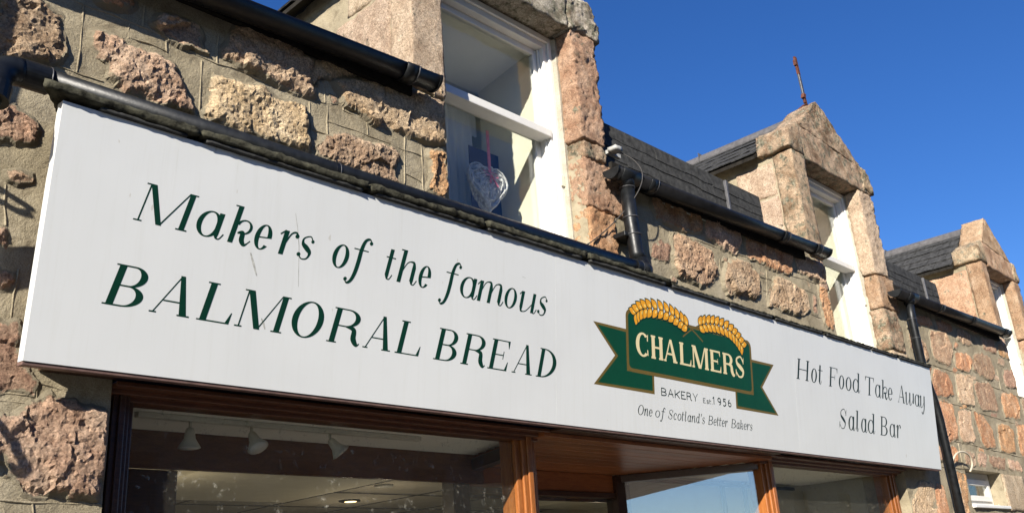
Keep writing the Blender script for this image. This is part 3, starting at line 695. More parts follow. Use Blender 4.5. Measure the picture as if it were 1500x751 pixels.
for di, D in enumerate(DORM):
    a, o0, o1, e, top, ks, ap, ax = (D[k] for k in ('a', 'o0', 'o1', 'e', 'top', 'ks', 'apex', 'ax'))
    res = (.022, .03, .045)[di]
    # cheeks (sides) in mortar-faced masonry, running back into the roof
    dw = empty('dormer'); dw.parent = house; dw.matrix_parent_inverse = Matrix.Translation(-Vector(house.location))
    def cheek(x0, x1, face):
        V = []; Fc = []; ny, nz = 26, 26; ck = MB()
        for j in range(ny+1):
            for k in range(nz+1):
                y = .15+1.35*j/ny; z = ZE-.05+(ks-.12-ZE+.05)*k/nz
                V.append((x0+N3(x0, y, z, 8, 4, di)*.012*(-1), y, z))
        for j in range(ny):
            for k in range(nz): Fc.append((j*(nz+1)+k, j*(nz+1)+k+1, (j+1)*(nz+1)+k+1, (j+1)*(nz+1)+k))
        ck.add(V, Fc); ck.build('dormer_cheek', M['mortar'], dw, True)
    cheek(a+.012, a+.18, 0); cheek(e-.012, e-.18, 0)
    pass
    # the broad granite blocks of the left cheek
    if di < 2:
        rough('cheek_stone', B8(a-.004, a+.15, .155, .60, ZE+.02, 4.55) if di == 1 else B8(a-.004, a+.15, .155, .62, ZE+.02, 4.62), M['ashlar'], dw, res, .010, .004, seed=di*3+1, rnd=.02)
        rough('cheek_stone', B8(a-.002, a+.15, .155, .52, 4.56 if di == 1 else 4.63, 4.86), M['ashlar'], dw, res, .010, .004, seed=di*3+2, rnd=.02)
    else:
        rough('cheek_stone', B8(a-.01, a+.15, .155, .62, ZE+.02, 4.80), M['ashlar_r'], dw, res, .016, .006, seed=9, rnd=.02)
    # left jamb
    mj = ('ashlar', 'ashlar_l', 'ashlar_r')[di]
    if di == 0:
        rough('jamb_stone', B8(a, o0, -.018, .15, 3.965, 4.93), M['ashlar'], dw, .014, .004, .0035, seed=1, rnd=.012)
        rough('jamb_stone', B8(a+.03, o0+.002, -.012, .15, 3.84, 3.955), M['tan'], dw, .018, .009, .004, seed=2, rnd=.02)
    else:
        rough('jamb_stone', B8(a, o0, -.02, .15, 3.97 if di == 1 else 3.98, top+.02), M[mj], dw, res*.7, .006, .004, seed=4+di, rnd=.01)
        rough('jamb_stone', B8(o0-.14, o0+.002, -.012, .15, 3.70, 3.96), M['pink'], dw, res, .008, .004, seed=14+di, rnd=.02)
    # right jamb quoins
    mr_ = ('ashlar_r', 'ashlar', 'ashlar_r')[di]
    y0 = -.02
    if di == 0:
        qs = [(3.85, 4.08, 4.10, 4.85, 'ashlar_r'), (3.855, 4.075, 3.985, 4.09, 'ashlar_l'), (3.85, 4.20, 3.665, 3.975, 'ashlar_r'), (3.852, 4.10, 3.40, 3.655, 'orange'), (3.852, 4.16, 3.2, 3.39, 'ashlar_r')]
    elif di == 1:
        qs = [(7.86, 8.15, 4.07, 4.88, 'ashlar'), (7.87, 8.22, 3.76, 4.06, 'ashlar_r'), (7.87, 8.17, 3.38, 3.75, 'ashlar_l'), (7.87, 8.2, 3.2, 3.37, 'ashlar')]
    else:
        qs = [(12.14, 12.37, 4.1, 4.83, 'ashlar_r'), (12.14, 12.47, 3.8, 4.09, 'ashlar_r'), (12.14, 12.37, 3.4, 3.79, 'tan')]
    for (qa, qb, z0, z1, mt) in qs:
        rough('jamb_stone', B8(qa, qb, y0, .115, z0, z1), M[mt], dw, res*.7, .008, .0055, seed=qa+z0, rnd=.013, front=1.5)
    # cement fillet between reveal and window frame
    MB().hexa([(o1-.012, .105, 3.2), (o1+.1, .105, 3.2), (o1+.1, .150, 3.2), (o1-.03, .150, 3.2), (o1-.012, .105, top-.02), (o1+.1, .105, top-.02), (o1+.1, .150, top-.02), (o1-.03, .150, top-.02)]).build('cement_fillet', M['mortar_l'], dw)
    # lintel with the gable stone above
    ml_ = ('lintel', 'ashlar_l', 'ashlar_r')[di]
    rt = ks+.05
    rough('lintel', [(a+.24, -.02, top), (e-.25 if di == 0 else e+.0, -.02, top), (e-.25 if di == 0 else e+.0, .20, top), (a+.24, .20, top), (a+.22, -.02, ks+.12 if di else ks), (e-.25 if di == 0 else e-.02, -.02, ks+.06 if di else ks), (e-.25 if di == 0 else e-.02, .24, ks+.06 if di else ks), (a+.22, .24, ks+.12 if di else ks)], M[ml_], dw, res*.8, .008, .005, seed=di+20, rnd=.006, front=1.2)
    if di == 0:
        rough('gable_stone', [(a+.2, -.02, ks+.004), (e-.1, -.02, ks+.004), (e-.1, .24, ks+.004), (a+.2, .24, ks+.004), (ax-.05, -.02, ap), (ax+.05, -.02, ap), (ax+.05, .24, ap), (ax-.05, .24, ap)], M['ashlar_l'], dw, .04, .01, .005, seed=31)
    else:
        rough('gable_stone', [(a+.215, -.018, ks+.122), (e-.1, -.018, ks+.062), (e-.1, .24, ks+.062), (a+.215, .24, ks+.122), (ax-.03, -.018, ap), (ax+.04, -.018, ap-.01), (ax+.04, .24, ap-.01), (ax-.03, .24, ap)], M[ml_], dw, res*.8, .006, .005, seed=di+31, rnd=.006, front=1.2)
    # kneelers
    rough('kneeler', [(a-.05, -.035, top+.03), (a+.235, -.03, top+.024), (a+.235, .27, top+.024), (a-.05, .27, top+.03), (a-.02, -.03, ks+.02), (a+.215, -.03, ks+.145), (a+.215, .27, ks+.145), (a-.02, .27, ks+.02)], M[('ashlar_l', 'ashlar_l', 'ashlar_l')[di]], dw, res*.7, .012, .005, seed=di+41, rnd=.02)
    rough('kneeler', [(e-.245 if di == 0 else e-.16, -.035, top-.0 if di == 0 else top+.03), (e+.05, -.04, top+.0), (e+.05, .25, top+.0), (e-.245 if di == 0 else e-.16, .25, top), (e-.245 if di == 0 else e-.16, -.03, ks+.1), (e+.03, -.03, ks+.03), (e+.03, .25, ks+.03), (e-.245 if di == 0 else e-.16, .25, ks+.1)], M['ashlar_l' if di else 'lintel'], dw, res*.7, .014, .006, seed=di+51, rnd=.024, front=1.4)
    # roof of the dormer: boards, slates on the left slope, right slope, ridge
    yb0, yb1 = .26, 2.2
    zr_ = ap-.10; xe0, xe1 = a-.10, e+.10; ze = ks-.16
    sl_l = Vector((ax-xe0, 0, zr_-ze)); sl_r = Vector((ax-xe1, 0, zr_-ze))
    rb = MB(); rb.hexa([(xe0, yb0, ze-.03), (ax, yb0, zr_-.03), (ax, yb1, zr_-.03), (xe0, yb1, ze-.03), (xe0, yb0, ze), (ax, yb0, zr_), (ax, yb1, zr_), (xe0, yb1, ze)])
    rb.hexa([(ax, yb0, zr_-.03), (xe1, yb0, ze-.03), (xe1, yb1, ze-.03), (ax, yb1, zr_-.03), (ax, yb0, zr_), (xe1, yb0, ze), (xe1, yb1, ze), (ax, yb1, zr_)])
    rf = rb.build('dormer_roof', M['dark'], house)
    slate_rows(rf, (xe0, yb1, ze), (0, -1, 0), sl_l, yb1-yb0-.0, sl_l.length-.02, 5, 9, 'slate')
    if di < 1: pass
    g = MB()
    for (u, v) in ((yb0, 1.2), (1.205, yb1)):
        pts = []
        vs = []
        for y in (u-.0, v):
            for k in range(9):
                th = math.pi*(-.12+1.24*k/8); vs.append((ax-math.cos(th)*.085, y, zr_-.03+math.sin(th)*.085))
        fs = [(k, k+1, 9+k+1, 9+k) for k in range(8)]; fs.append(tuple(range(9))[::-1]); fs.append(tuple(range(9, 18)))
        MB().add(vs, fs).build('ridge_tile', M['ridge'], rf, False)
    MB().box(ax-.088, ax+.088, 1.2005, 1.2045, zr_-.03, zr_+.058).build('ridge_clip', M['lead'], rf)
    # sash
    sash_window(o0+.02, o1-.005, 3.36, top-.012, .15, zr=(4.165, 4.145, 4.15)[di])
    alcove(o0, o1, 3.3, top)
    # soffit lining under the lintel
    MB().box(o0+.0, o1, .262, .30, top-.056, top-.002).build('head_board', M['cream'], dw)
# the small high window at the lower right
sw = MB(); x0, x1, z0, z1, y = 8.985, 9.945, 2.105, 2.418, .12
sw.box(x0, x0+.07, y, y+.09, z0, z1).box(x1-.07, x1, y, y+.09, z0, z1).box(x0+.07, x1-.07, y, y+.09, z1-.06, z1).box(x0+.07, x1-.07, y, y+.09, z0, z0+.05)
wn = sw.build('window', M['white'], house, bevel=.004)
MB().box(x0-.0, x1+.0, -.03, y+.02, z0-.03, z0-.001).build('sill', M['white'], wn, bevel=.006)
q = MB(); q.box(x0+.072, x0+.13, y-.02, y+.03, z0+.052, z1-.062).box(x1-.13, x1-.072, y-.02, y+.03, z0+.052, z1-.062).box(x0+.13, x1-.13, y-.02, y+.03, z1-.115, z1-.062).box(x0+.13, x1-.13, y-.02, y+.03, z0+.052, z0+.1)
q.build('casement', M['white'], wn, bevel=.003)
MB().box(x0+.125, x1-.125, y+.0, y+.005, z0+.098, z1-.113).build('pane', M['glass'], wn)
MB().add([(8.7, .9, 1.9), (10.3, .9, 1.9), (10.3, .9, 2.6), (8.7, .9, 2.6)], [(0, 1, 2, 3)]).build('room_lining', M['beige'], house)
rough('jamb_stone', B8(9.955, 10.55, -.02, .12, 2.06, 2.41), M['ashlar'], wall, .03, .008, .004, seed=77)

# ------------------------------------------------------------------ main roof bays
bays = [(-2.5, 2.565, False), (4.085, 6.50, True), (8.16, 10.96, True), (12.45, 18, True)]
for bi, (xa, xb, band) in enumerate(bays):
    if band:
        zl, zt_, yy, xb2 = ZE-.02, (4.35, 4.35, 4.32, 4.3)[bi], .09, (0, 6.13, 9.66, 18)[bi]
        up_ = MB().box(xa, xb2-.01, yy+.006, yy+.05, zl, zt_-.012).build('roof_upstand', M['dark'], house)
        slate_rows(up_, (xa, yy, zl), (1, 0, 0), (0, .012, 1), xb2-xa, zt_-zl, 5 if bi < 3 else 3, max(3, int((xb2-xa)/.33)), ('slate2', 'slate2', 'slate', 'slate')[bi], th=.005, jit=.008, lift0=.007, gap=.0008)
        rt_ = MB(); rt_.hexa([(xa, yy+.051, zt_-.06), (xb2-.02, yy+.051, zt_-.06), (xb2+.4, 3.4, zt_+1.7), (xa, 3.4, zt_+1.7), (xa, yy+.051, zt_-.03), (xb2-.02, yy+.051, zt_-.03), (xb2+.4, 3.4, zt_+1.74), (xa, 3.4, zt_+1.74)])
        rt_.build('main_roof', M['slate'], house)
        xs = (0, 5.62, 9.28, 15)[bi]
        MB().box(xs-.012, xs+.012, yy-.028, yy-.006, zl, zt_+.008).build('lead_strap', M['lead'], up_, bevel=.002)
        # cement flaunching between slates and the next dormer
        if bi < 3:
            xn = (0, 6.62, 11.03)[bi]
            MB().hexa([(xb2-.0, .0, ZE-.03), (xn, .0, ZE-.03), (xn, .9, ZE-.03), (xb2, .9, ZE-.03), (xb2, .02, ZE+.03), (xn, .0, ZE+.05), (xn, .9, ZE+.75), (xb2, .9, ZE+.72)]).build('flaunching', M['mortar'], house)
    else:
        MB().hexa([(xa, .0, ZE-.0), (xb, .0, ZE-.0), (xb, 3.4, ZE+1.6), (xa, 3.4, ZE+1.6), (xa, .0, ZE+.03), (xb, .0, ZE+.03), (xb, 3.4, ZE+1.63), (xa, 3.4, ZE+1.63)]).build('main_roof', M['slate'], house)
    # fascia/wallplate behind the gutter
    MB().box(xa+.01, xb-.02, -.035, -.012, ZE-.10, ZE+.02).build('eaves_board', M['dark'], house)
# thin cream strip painted as a sliver of sunlight under the second gutter
MB().box(4.62, 5.25, -.016, -.0125, ZE-.112, ZE-.102).build('sun_sliver', M['cream'], house)

# ------------------------------------------------------------------ gutters and pipes
def gutter(P0, P1, label, outlet=.13, clips=()):
    P0 = Vector(P0); P1 = Vector(P1); root = empty('gutter', P0)
    tag(root, label, 'gutter', 'black half-round gutters along the eaves')
    t = (P1-P0).normalized(); rO, rI = .058, .053
    side = Vector((0, -1, 0)); upv = Vector((0, 0, 1))
    def prof(rad, n=14): return [side*math.cos(math.pi*k/n)*-rad*-1 + upv*(-math.sin(math.pi*k/n)*rad) for k in range(n+1)]
    def trough(p, q, ro, ri, name, mat, lip=True):
        A = prof(ro); B = prof(ri); n = len(A); vs = [p+v for v in A]+[q+v for v in A]+[p+v for v in B]+[q+v for v in B]; fs = []
        for k in range(n-1):
            fs.append((k, k+1, n+k+1, n+k)); fs.append((2*n+k, 3*n+k, 3*n+k+1, 2*n+k+1)); fs.append((k, 2*n+k, 2*n+k+1, k+1)); fs.append((n+k, n+k+1, 3*n+k+1, 3*n+k))
        fs.append((0, n, 3*n, 2*n)); fs.append((n-1, 3*n-1, 4*n-1, 2*n-1))
        return mesh(name, vs, fs, M[mat], root, True)
    trough(P0, P1, rO, rI, 'trough', 'pvc')
    for k in clips:
        c = P0.lerp(P1, k); trough(c-t*.035, c+t*.035, rO+.006, rO+.001, 'joint_clip', 'pvc_worn'); trough(c-t*.004+t*.039, c+t*.039+t*.004, rO+.0075, rO+.001, 'clip_rim', 'pvcgrey')
    for p, s in ((P0, -1), (P1, 1)):
        b = MB(); A = prof(rO+.004); n = len(A); q = p+t*s*.012
        b.add([p+v for v in A]+[q+v for v in A], [(k, k+1, n+k+1, n+k) for k in range(n-1)]+[tuple(range(n)), tuple(range(n, 2*n))[::-1], (0, n, 2*n-1, n-1)])
        b.build('end_cap', M['pvc_worn'], root, False)
    if outlet:
        b = MB(); c = P0+t*outlet
        b.tube([c+Vector((0, 0, -.03)), c+Vector((0, 0, -.085))], .047, 24)
        b.build('outlet', M['pvc_worn'], root, True)
        trough(c-t*.09, c+t*.09, rO+.008, rO+.001, 'outlet_collar', 'pvc_worn')
    return root
gutter((-1.2, -.10, 3.79), (2.625, -.10, 3.975), 'black gutter above the left part of the sign, ending beside the heart window', 0, (.18, .955))
gutter((4.0, -.10, 3.905), (6.70, -.10, 3.99), 'black gutter between the heart window dormer and the dormer with the rusty iron bar', .13, (.13, .74, .93))
gutter((7.98, -.10, 3.905), (11.0, -.10, 3.985), 'small black gutter at far right under the third dormer cheek', .29, (.12, .33, .62, .95))

def pipe(name, pts, rad, label, root=None, collars=(), loc=None):
    root = empty(name, pts[0]); tag(root, label, 'drainpipe', 'black drainpipes on the stone wall')
    MB().tube(pts, rad, 24).build('pipe', M['pvc_worn'], root, True)
    for (c, dr, ln, rr) in collars:
        c = Vector(c); dr = Vector(dr).normalized()
        MB().tube([c-dr*ln/2, c-dr*ln/2, c+dr*ln/2, c+dr*ln/2], [rad, rr, rr, rad], 24).build('collar', M['pvc_worn'], root, False)
        MB().tube([c+dr*(ln/2-.001), c+dr*(ln/2+.003)], rr+.0008, 24).build('collar_rim', M['pvcgrey'], root, True)
    return root
# downpipe from gutter two
dp = pipe('downpipe', [(4.13, -.10, 3.83), (4.13, -.10, 3.62), (4.13, -.11, 3.40), (4.13, -.125, 3.36)], .043, 'short black downpipe right of the heart window, falling to the ledge over the sign',
     collars=[((4.13, -.10, 3.79), (0, 0, 1), .05, .048), ((4.13, -.10, 3.60), (0, 0, 1), .05, .048), ((4.13, -.105, 3.50), (0, 0, 1), .03, .048)])
MB().box(4.05, 4.21, -.105, .0, 3.50, 3.53).build('bracket', M['pvc_worn'], dp, bevel=.004)
# pipe lying along the ledge with elbow ends
pr = pipe('ledge_pipe', [(.80, -.19, 3.256), (2.5, -.19, 3.261), (4.06, -.185, 3.268)], .040, 'long black waste pipe lying on the ledge over the sign', 
     collars=[((.83, -.19, 3.256), (1, 0, 0), .085, .046), ((1.98, -.19, 3.2595), (1, 0, 0), .02, .042), ((4.0, -.186, 3.2678), (1, 0, 0), .05, .045)])
el = [(4.04, -.186, 3.268), (4.09, -.18, 3.269), (4.118, -.165, 3.28), (4.13, -.14, 3.31), (4.13, -.125, 3.35)]
MB().tube(el, .046, 20).build('elbow', M['pvc_worn'], pr, True)
el = []
for k in range(9):
    th = math.pi/2*k/8; el.append((.79-.075*math.sin(th), -.19-.03*(1-math.cos(th)), 3.256-.075*(1-math.cos(th))))
el += [(.712, -.225, 3.14)]
MB().tube(el, [.047]*9+[.047], 22).build('elbow', M['pvc_worn'], pr, True)
MB().tube([(.714, -.222, 3.165), (.714, -.222, 3.165), (.708, -.228, 3.11), (.708, -.228, 3.11)], [.04, .051, .051, .04], 22).build('elbow_socket', M['pvc_worn'], pr, False)
MB().tube([(.709, -.227, 3.12), (.62, -.23, 3.0), (.42, -.2, 2.87), (.34, -.1, 2.77), (.34, -.08, .1)], .035, 18).build('pipe', M['pvc_worn'], pr, True)
# downpipe at the right end of the sign
pipe('downpipe', [(8.27, -.10, 3.85), (8.275, -.09, 3.70), (8.285, -.085, 3.2), (8.38, -.085, 2.95), (8.41, -.085, 2.8), (8.41, -.085, .1)], .036, 'tall black downpipe passing the right end of the sign',
     collars=[((8.277, -.085, 3.66), (0, 0, 1), .06, .042), ((8.281, -.085, 3.50), (0, 0, 1), .03, .041)])

# cable and little lamp by the outlet
cb = empty('cable', tuple(aty(938, 248, -.16))); tag(cb, 'thin grey cable looping over the gutter outlet and down to the ledge pipe', 'cable')
P = [aty(905, 222, -.06), aty(925, 232, -.12), aty(938, 246, -.17), aty(941, 262, -.175), aty(934, 282, -.16), aty(918, 305, -.1), aty(895, 330, -.04), aty(872, 350, -.03), aty(860, 358, -.05)]
Q = []
for i in range(len(P)-1):
    for k in range(6):
        t = k/6; p0 = P[max(0, i-1)]; p1 = P[i]; p2 = P[i+1]; p3 = P[min(len(P)-1, i+2)]
        Q.append(.5*((2*p1)+(-p0+p2)*t+(2*p0-5*p1+4*p2-p3)*t*t+(-p0+3*p1-3*p2+p3)*t**3))
Q.append(P[-1])
MB().tube(Q, .0035, 8).build('cord', M['cableg'], cb, True)
P = [aty(931, 322, -.02), aty(928, 335, -.03), aty(921, 342, -.025)]
fl = empty('floodlight', tuple(aty(901, 218, -.06))); tag(fl, 'small pale lamp at the edge of the first dormer above the gutter end', 'lamp')
c = aty(902, 219, -.07); rough('lamp_body', B8(c[0]-.04, c[0]+.035, -.10, -.03, c[2]-.016, c[2]+.018), M['lampgrey'], fl, .02, .002, .0005, rnd=.012)
MB().box(c[0]-.02, c[0]+.1, -.03, -.006, c[2]-.012, c[2]+.012).build('lamp_arm', M['lampgrey'], fl)

# rusty iron bar on the middle dormer
fb = empty('iron_bar', (7.40, .15, 5.52)); tag(fb, 'rusty upright iron bar standing on the peak of the middle dormer', 'iron bar')
a_ = aty(1180, 152, .12); b_ = aty(1164, 84, .12)
def bar(p, q, wx, wy, name, mat):
    p = Vector(p); q = Vector(q); x = Vector((wx, 0, 0)); y = Vector((0, wy, 0))
    return MB().hexa([p-x-y, p+x-y, p+x+y, p-x+y, q-x-y, q+x-y, q+x+y, q-x+y]).build(name, M[mat], fb, bevel=.003)
m1 = [a_+(b_-a_)*t for t in (0, .1, .34, .62, .8, 1)]
bar(m1[0], m1[1], .022, .010, 'bar', 'rust'); bar(m1[1], m1[3], .019, .009, 'bar', 'pvcgrey'); bar(m1[3], m1[5], .020, .010, 'bar', 'rust')
bar(m1[1]-np.array([.02, .0, 0]), m1[1]+np.array([.0, 0, .05]), .022, .016, 'clamp', 'rust'); bar(m1[4]-np.array([.015, 0, 0]), m1[5]+np.array([-.01, 0, -.04]), .02, .014, 'clamp', 'rust')
bar(a_+np.array([0, 0, -.01]), aty(1158, 172, .2), .02, .02, 'foot', 'rust')

# ------------------------------------------------------------------ ledge over the sign
lg = empty('ledge', (4.5, -.1, 3.2)); tag(lg, 'mossy dark stone and slate ledge running along the top of the sign', 'ledge')
x = .84; k = 0
while x < 8.07:
    L_ = random.uniform(.5, .8); x1 = min(8.08, x+L_)
    if x < 4.2: zt2, yf_ = 3.234, -.246
    else: zt2, yf_ = 3.215, -.238
    q8 = B8(x, x1-.001, yf_, .01, 3.204, zt2)
    if k == 0: q8[3] = (x+.16, .01, 3.204); q8[7] = (x+.16, .01, zt2)
    rough('ledge_slab', q8, M['moss'], lg, .02, .004, .004, seed=x, rnd=.014)
    rough('slate', B8(x+(.19 if k == 0 else random.uniform(.0, .05)), x1-random.uniform(0, .06), -.232-random.uniform(0, .008), .0, 3.190, 3.203), M['slate2'], lg, .02, .0015, .0015, seed=x+5, rnd=.006)
    x = x1; k += 1

# ------------------------------------------------------------------ the sign
SO = np.array([0, -.13, 2.352]); SU = np.array([0, -.088, .8374]); SU = SU/np.linalg.norm(SU); SN = np.cross(SU, [1, 0, 0]); SN = SN if SN[1] < 0 else -SN
def S(u, v, o=0.): return tuple(SO+np.array([u, 0, 0])+SU*v+SN*o)
SH = .842; UA, UB = .917, 8.062
sign = empty('shop_sign', (4.5, -.13, 2.35)); tag(sign, 'long white bakery sign board with green lettering across the front of the shop', 'sign')
T = .045
def tray(u0, u1):
    c = [S(u0, 0, -T), S(u1, 0, -T), S(u1, 0, 0), S(u0, 0, 0), S(u0, SH, -T), S(u1, SH, -T), S(u1, SH, 0), S(u0, SH, 0)]
    return MB().add(c, [(0,1,2,3),(7,6,5,4),(3,2,6,7),(0,4,5,1),(0,3,7,4),(1,5,6,2)]).build('panel', M['sign'], sign, bevel=.0003)
seams = [UA, 3.287, 5.66, UB]
for i in range(3): tray(seams[i]+(.0001 if i else 0), seams[i+1]-(.0001 if i < 2 else 0))
# timber box behind the panels
bx = MB().add([S(UA+.09, .012, -T-.001), S(UB-.006, .012, -T-.001), (UB-.006, .0, 2.358), (UA+.09, .0, 2.358), S(UA+.09, SH-.004, -T-.001), S(UB-.006, SH-.004, -T-.001), (UB-.006, .0, 3.184), (UA+.09, .0, 3.184)],
   [(0,1,2,3),(7,6,5,4),(0,4,5,1),(1,5,6,2),(2,6,7,3),(3,7,4,0)]).build('backing_box', M['woodd'], sign)
MB().add([S(UA, -.012, -T-.002), S(UB, -.012, -T-.002), S(UB, -.012, -.004), S(UA, -.012, -.004), S(UA, -.001, -T-.002), S(UB, -.001, -T-.002), S(UB, -.001, -.004), S(UA, -.001, -.004)],
   [(0,1,2,3),(7,6,5,4),(3,2,6,7),(0,4,5,1),(0,3,7,4),(1,5,6,2)]).build('bottom_trim', simple('sign_trim_brown', (.16, .1, .085), .5, .3, 20, .3, .001), sign, bevel=.002)

# ---- glyphs -------------------------------------------------------
class G:
    def __init__(s, st, h, sf=.075): s.q = []; s.st = st; s.h = h; s.sf = sf
    def quad(s, *p): s.q.append([p]); return s
    def stem(s, x, y0=0., y1=1., w=None, dx=0.):
        w = w or s.st; s.quad((x, y0), (x+w, y0), (x+w+dx, y1), (x+dx, y1)); return s
    def ser(s, x, y, w=None, l=None, r=None, top=False):
        """hairline serif under/over a stem that starts at x"""
        if not s.sf: return s
        w = w or s.st; l = s.sf if l is None else l; r = s.sf if r is None else r
        y0 = y-s.h if top else y
        s.quad((x-l, y0), (x+w+r, y0), (x+w+r, y0+s.h), (x-l, y0+s.h)); return s
    def rib(s, pts, ws):
        n = len(pts); L = []; Rr = []
        for i, p in enumerate(pts):
            a = pts[max(0, i-1)]; b = pts[min(n-1, i+1)]; dx, dy = b[0]-a[0], b[1]-a[1]; l = math.hypot(dx, dy) or 1
            nx, ny = -dy/l, dx/l; wd = ws(i/(n-1)) if callable(ws) else ws
            L.append((p[0]+nx*wd/2, p[1]+ny*wd/2)); Rr.append((p[0]-nx*wd/2, p[1]-ny*wd/2))
        s.q.append([(L[i], Rr[i], Rr[i+1], L[i+1]) for i in range(n-1)]); return s
    def line(s, a, b, w): return s.rib([a, b], w)
    def ring(s, cx, cy, rx, ry, a0=0, a1=360, st=None, h=None):
        st = st or s.st; h = h or s.h; n = max(8, int(abs(a1-a0)/9)); o = []; i_ = []
        for k in range(n+1):
            t = math.radians(a0+(a1-a0)*k/n); c, d = math.cos(t), math.sin(t)
            o.append((cx+rx*c, cy+ry*d)); i_.append((cx+max(.001, rx-st)*c, cy+max(.001, ry-h)*d))
        s.q.append([(o[k], o[k+1], i_[k+1], i_[k]) for k in range(n)]); return s
    def ball(s, cx, cy, r):
        s.q.append([tuple((cx+r*math.cos(t*math.pi/6), cy+r*math.sin(t*math.pi/6)) for t in range(12))]); return s
    def curve(s, P, ws, n=14):
        out = []
        for i in range(len(P)-1):
            p0, p1, p2, p3 = P[max(0, i-1)], P[i], P[i+1], P[min(len(P)-1, i+2)]
            for k in range(n if i < len(P)-2 else n+1):
                t = k/n
                out.append(tuple(.5*((2*p1[a])+(-p0[a]+p2[a])*t+(2*p0[a]-5*p1[a]+4*p2[a]-p3[a])*t*t+(-p0[a]+3*p1[a]-3*p2[a]+p3[a])*t**3) for a in (0, 1)))
        return s.rib(out, ws)
def glyph(ch, w, st, h, sf):
    g = G(st, h, sf); e = sf; X = .70
    sw_ = lambda lo, hi: (lambda t: lo+(hi-lo)*math.sin(math.pi*t)**1.3)
    def exit_(x, r=.13):      # thin upward flick at the foot of a stem whose left side is x
        g.curve([(x+st*.5, .14), (x+st*.75, .02), (x+st+.05, .015), (x+st+r, .16)], lambda t: max(h, st*(1-t*1.8)))
    if ch == 'H':
        for x in (e, w-e-st): g.stem(x).ser(x, 0).ser(x, 1, top=True)
        g.quad((e, .5-h*.5), (w-e, .5-h*.5), (w-e, .5+h*.5), (e, .5+h*.5))
    elif ch == 'M':
        t = max(h, .035) if sf else st
        g.stem(e+.02, w=t*1.1).ser(e+.02, 0, w=t, l=e+.02); 
        g.quad((w*.47-st*.55, 0), (w*.47+st*.45, 0), (e+.03+st, 1), (e+.02, 1)); g.ser(e+.03, 1, w=st*.8, l=e+.03, r=0, top=True)
        g.quad((w*.47-h*.3, 0), (w*.47+t*.9, 0), (w-e-st+t*.6, 1), (w-e-st-t*.4, 1))
        g.stem(w-e-st).ser(w-e-st, 0).ser(w-e-st, 1, l=0, top=True)
    elif ch in 'BRPD':
        g.stem(e).ser(e, 0, r=0 if ch in 'BD' else None).ser(e, 1, r=0, top=True)
        if ch == 'D':
            rx = w-e-st*.9; c = w-rx
            g.ring(c, .5, rx, .5, -90, 90, st=st*1.08); 
        else:
            wt = w*(.93 if ch == 'B' else .86); c = e+st+(wt-e-st)*.35
            g.quad((e, 1-h), (c, 1-h), (c, 1), (e, 1)); g.quad((e, .5-h/2), (c, .5-h/2), (c, .5+h/2), (e, .5+h/2))
            g.ring(c, .75-h*.25, wt-c, .25+h*.25, -90, 90)
            if ch == 'B':
                g.quad((e, 0), (c, 0), (c, h), (e, h)); g.ring(c, .25+h*.25, w-c, .25+h*.25, -90, 90, st=st*1.08)
            if ch == 'R':
                g.curve([(c+.01, .5), (w*.72, .44), (w*.78, .18), (w-.09, .02), (w, .07)], lambda t: h+(st-h)*max(0, math.sin(math.pi*min(1, t*1.1)))**1.2)
    elif ch == 'A':
        ax_ = w*.52; t = max(h, .035)
        g.quad((e*.9, 0), (e*.9+t, 0), (ax_+t*.3, 1), (ax_-t*.7, 1)); g.quad((w-e-st*1.05, 0), (w-e*.9, 0), (ax_+st*.35, 1), (ax_-st*.35, 1))
        g.quad((e+w*.17, .31), (w-e-st*.6, .31), (w-e-st*.7, .31+h), (e+w*.19, .31+h)); g.ser(e*.9, 0, w=t, l=e*.9).ser(w-e-st, 0, l=e*.9)
    elif ch == 'O': g.ring(w/2, .5, w/2, .515, st=st*1.08)
    elif ch in 'LEF':
        g.stem(e).ser(e, 0, r=0 if ch != 'F' else None).ser(e, 1, r=0 if ch != 'L' else None, top=True)
        if ch != 'F':
            g.quad((e, 0), (w, 0), (w, h), (e, h))
            if sf: g.quad((w-.11, h*.9), (w, 0), (w+.005, .3), (w-.02, .3))
        if ch != 'L':
            wt = w*(1.0 if ch == 'F' else .95)
            g.quad((e, 1-h), (wt, 1-h), (wt, 1), (e, 1)); g.quad((e, .5-h/2), (w*.72, .5-h/2), (w*.72, .5+h/2), (e, .5+h/2))
            if sf: g.quad((wt-.1, 1-h*.9), (wt-.02, .74), (wt, .74), (wt, 1)); g.quad((w*.72-.03, .5-.13), (w*.72, .37), (w*.72, .63), (w*.72-.03, .63))
    elif ch == 'T':
        x = w/2-st/2; g.stem(x).ser(x, 0); g.quad((0, 1-h), (w, 1-h), (w, 1), (0, 1))
        if sf: g.quad((0, 1), (.1, 1-h*.9), (.02, .74), (0, .74)); g.quad((w-.1, 1-h*.9), (w-.02, .74), (w, .74), (w, 1))
    elif ch == 'K':
        g.stem(e).ser(e, 0).ser(e, 1, top=True); t = max(h, .04)
        g.line((e+st*.8, .38), (w-e, 1-t*.4), t); g.quad((w-st*1.15, 0), (w, 0), (e+st+w*.22, .62), (e+st+w*.06, .52))
    elif ch == 'Y':
        t = max(h, .05); g.stem(w/2-st/2, 0, .5).ser(w/2-st/2, 0); g.quad((w/2-st/2, .42), (w/2+st/2, .42), (st*1.05, 1), (0, 1)); g.quad((w/2-t/2+.02, .42), (w/2+st/2, .45), (w, 1), (w-t, 1))
    elif ch == 'C':
        g.ring(w*.56, .5, w*.56, .515, 48, 312, st=st*1.05, h=h); g.quad((w*.9, .68), (w*.97, .68), (w*.99, .99), (w*.9, .9)); g.quad((w*.9, .32), (w*.97, .3), (w*.99, .06), (w*.9, .1)) if st > .15 else None
    elif ch in 'Ss':
        k = 1.0 if ch == 'S' else X
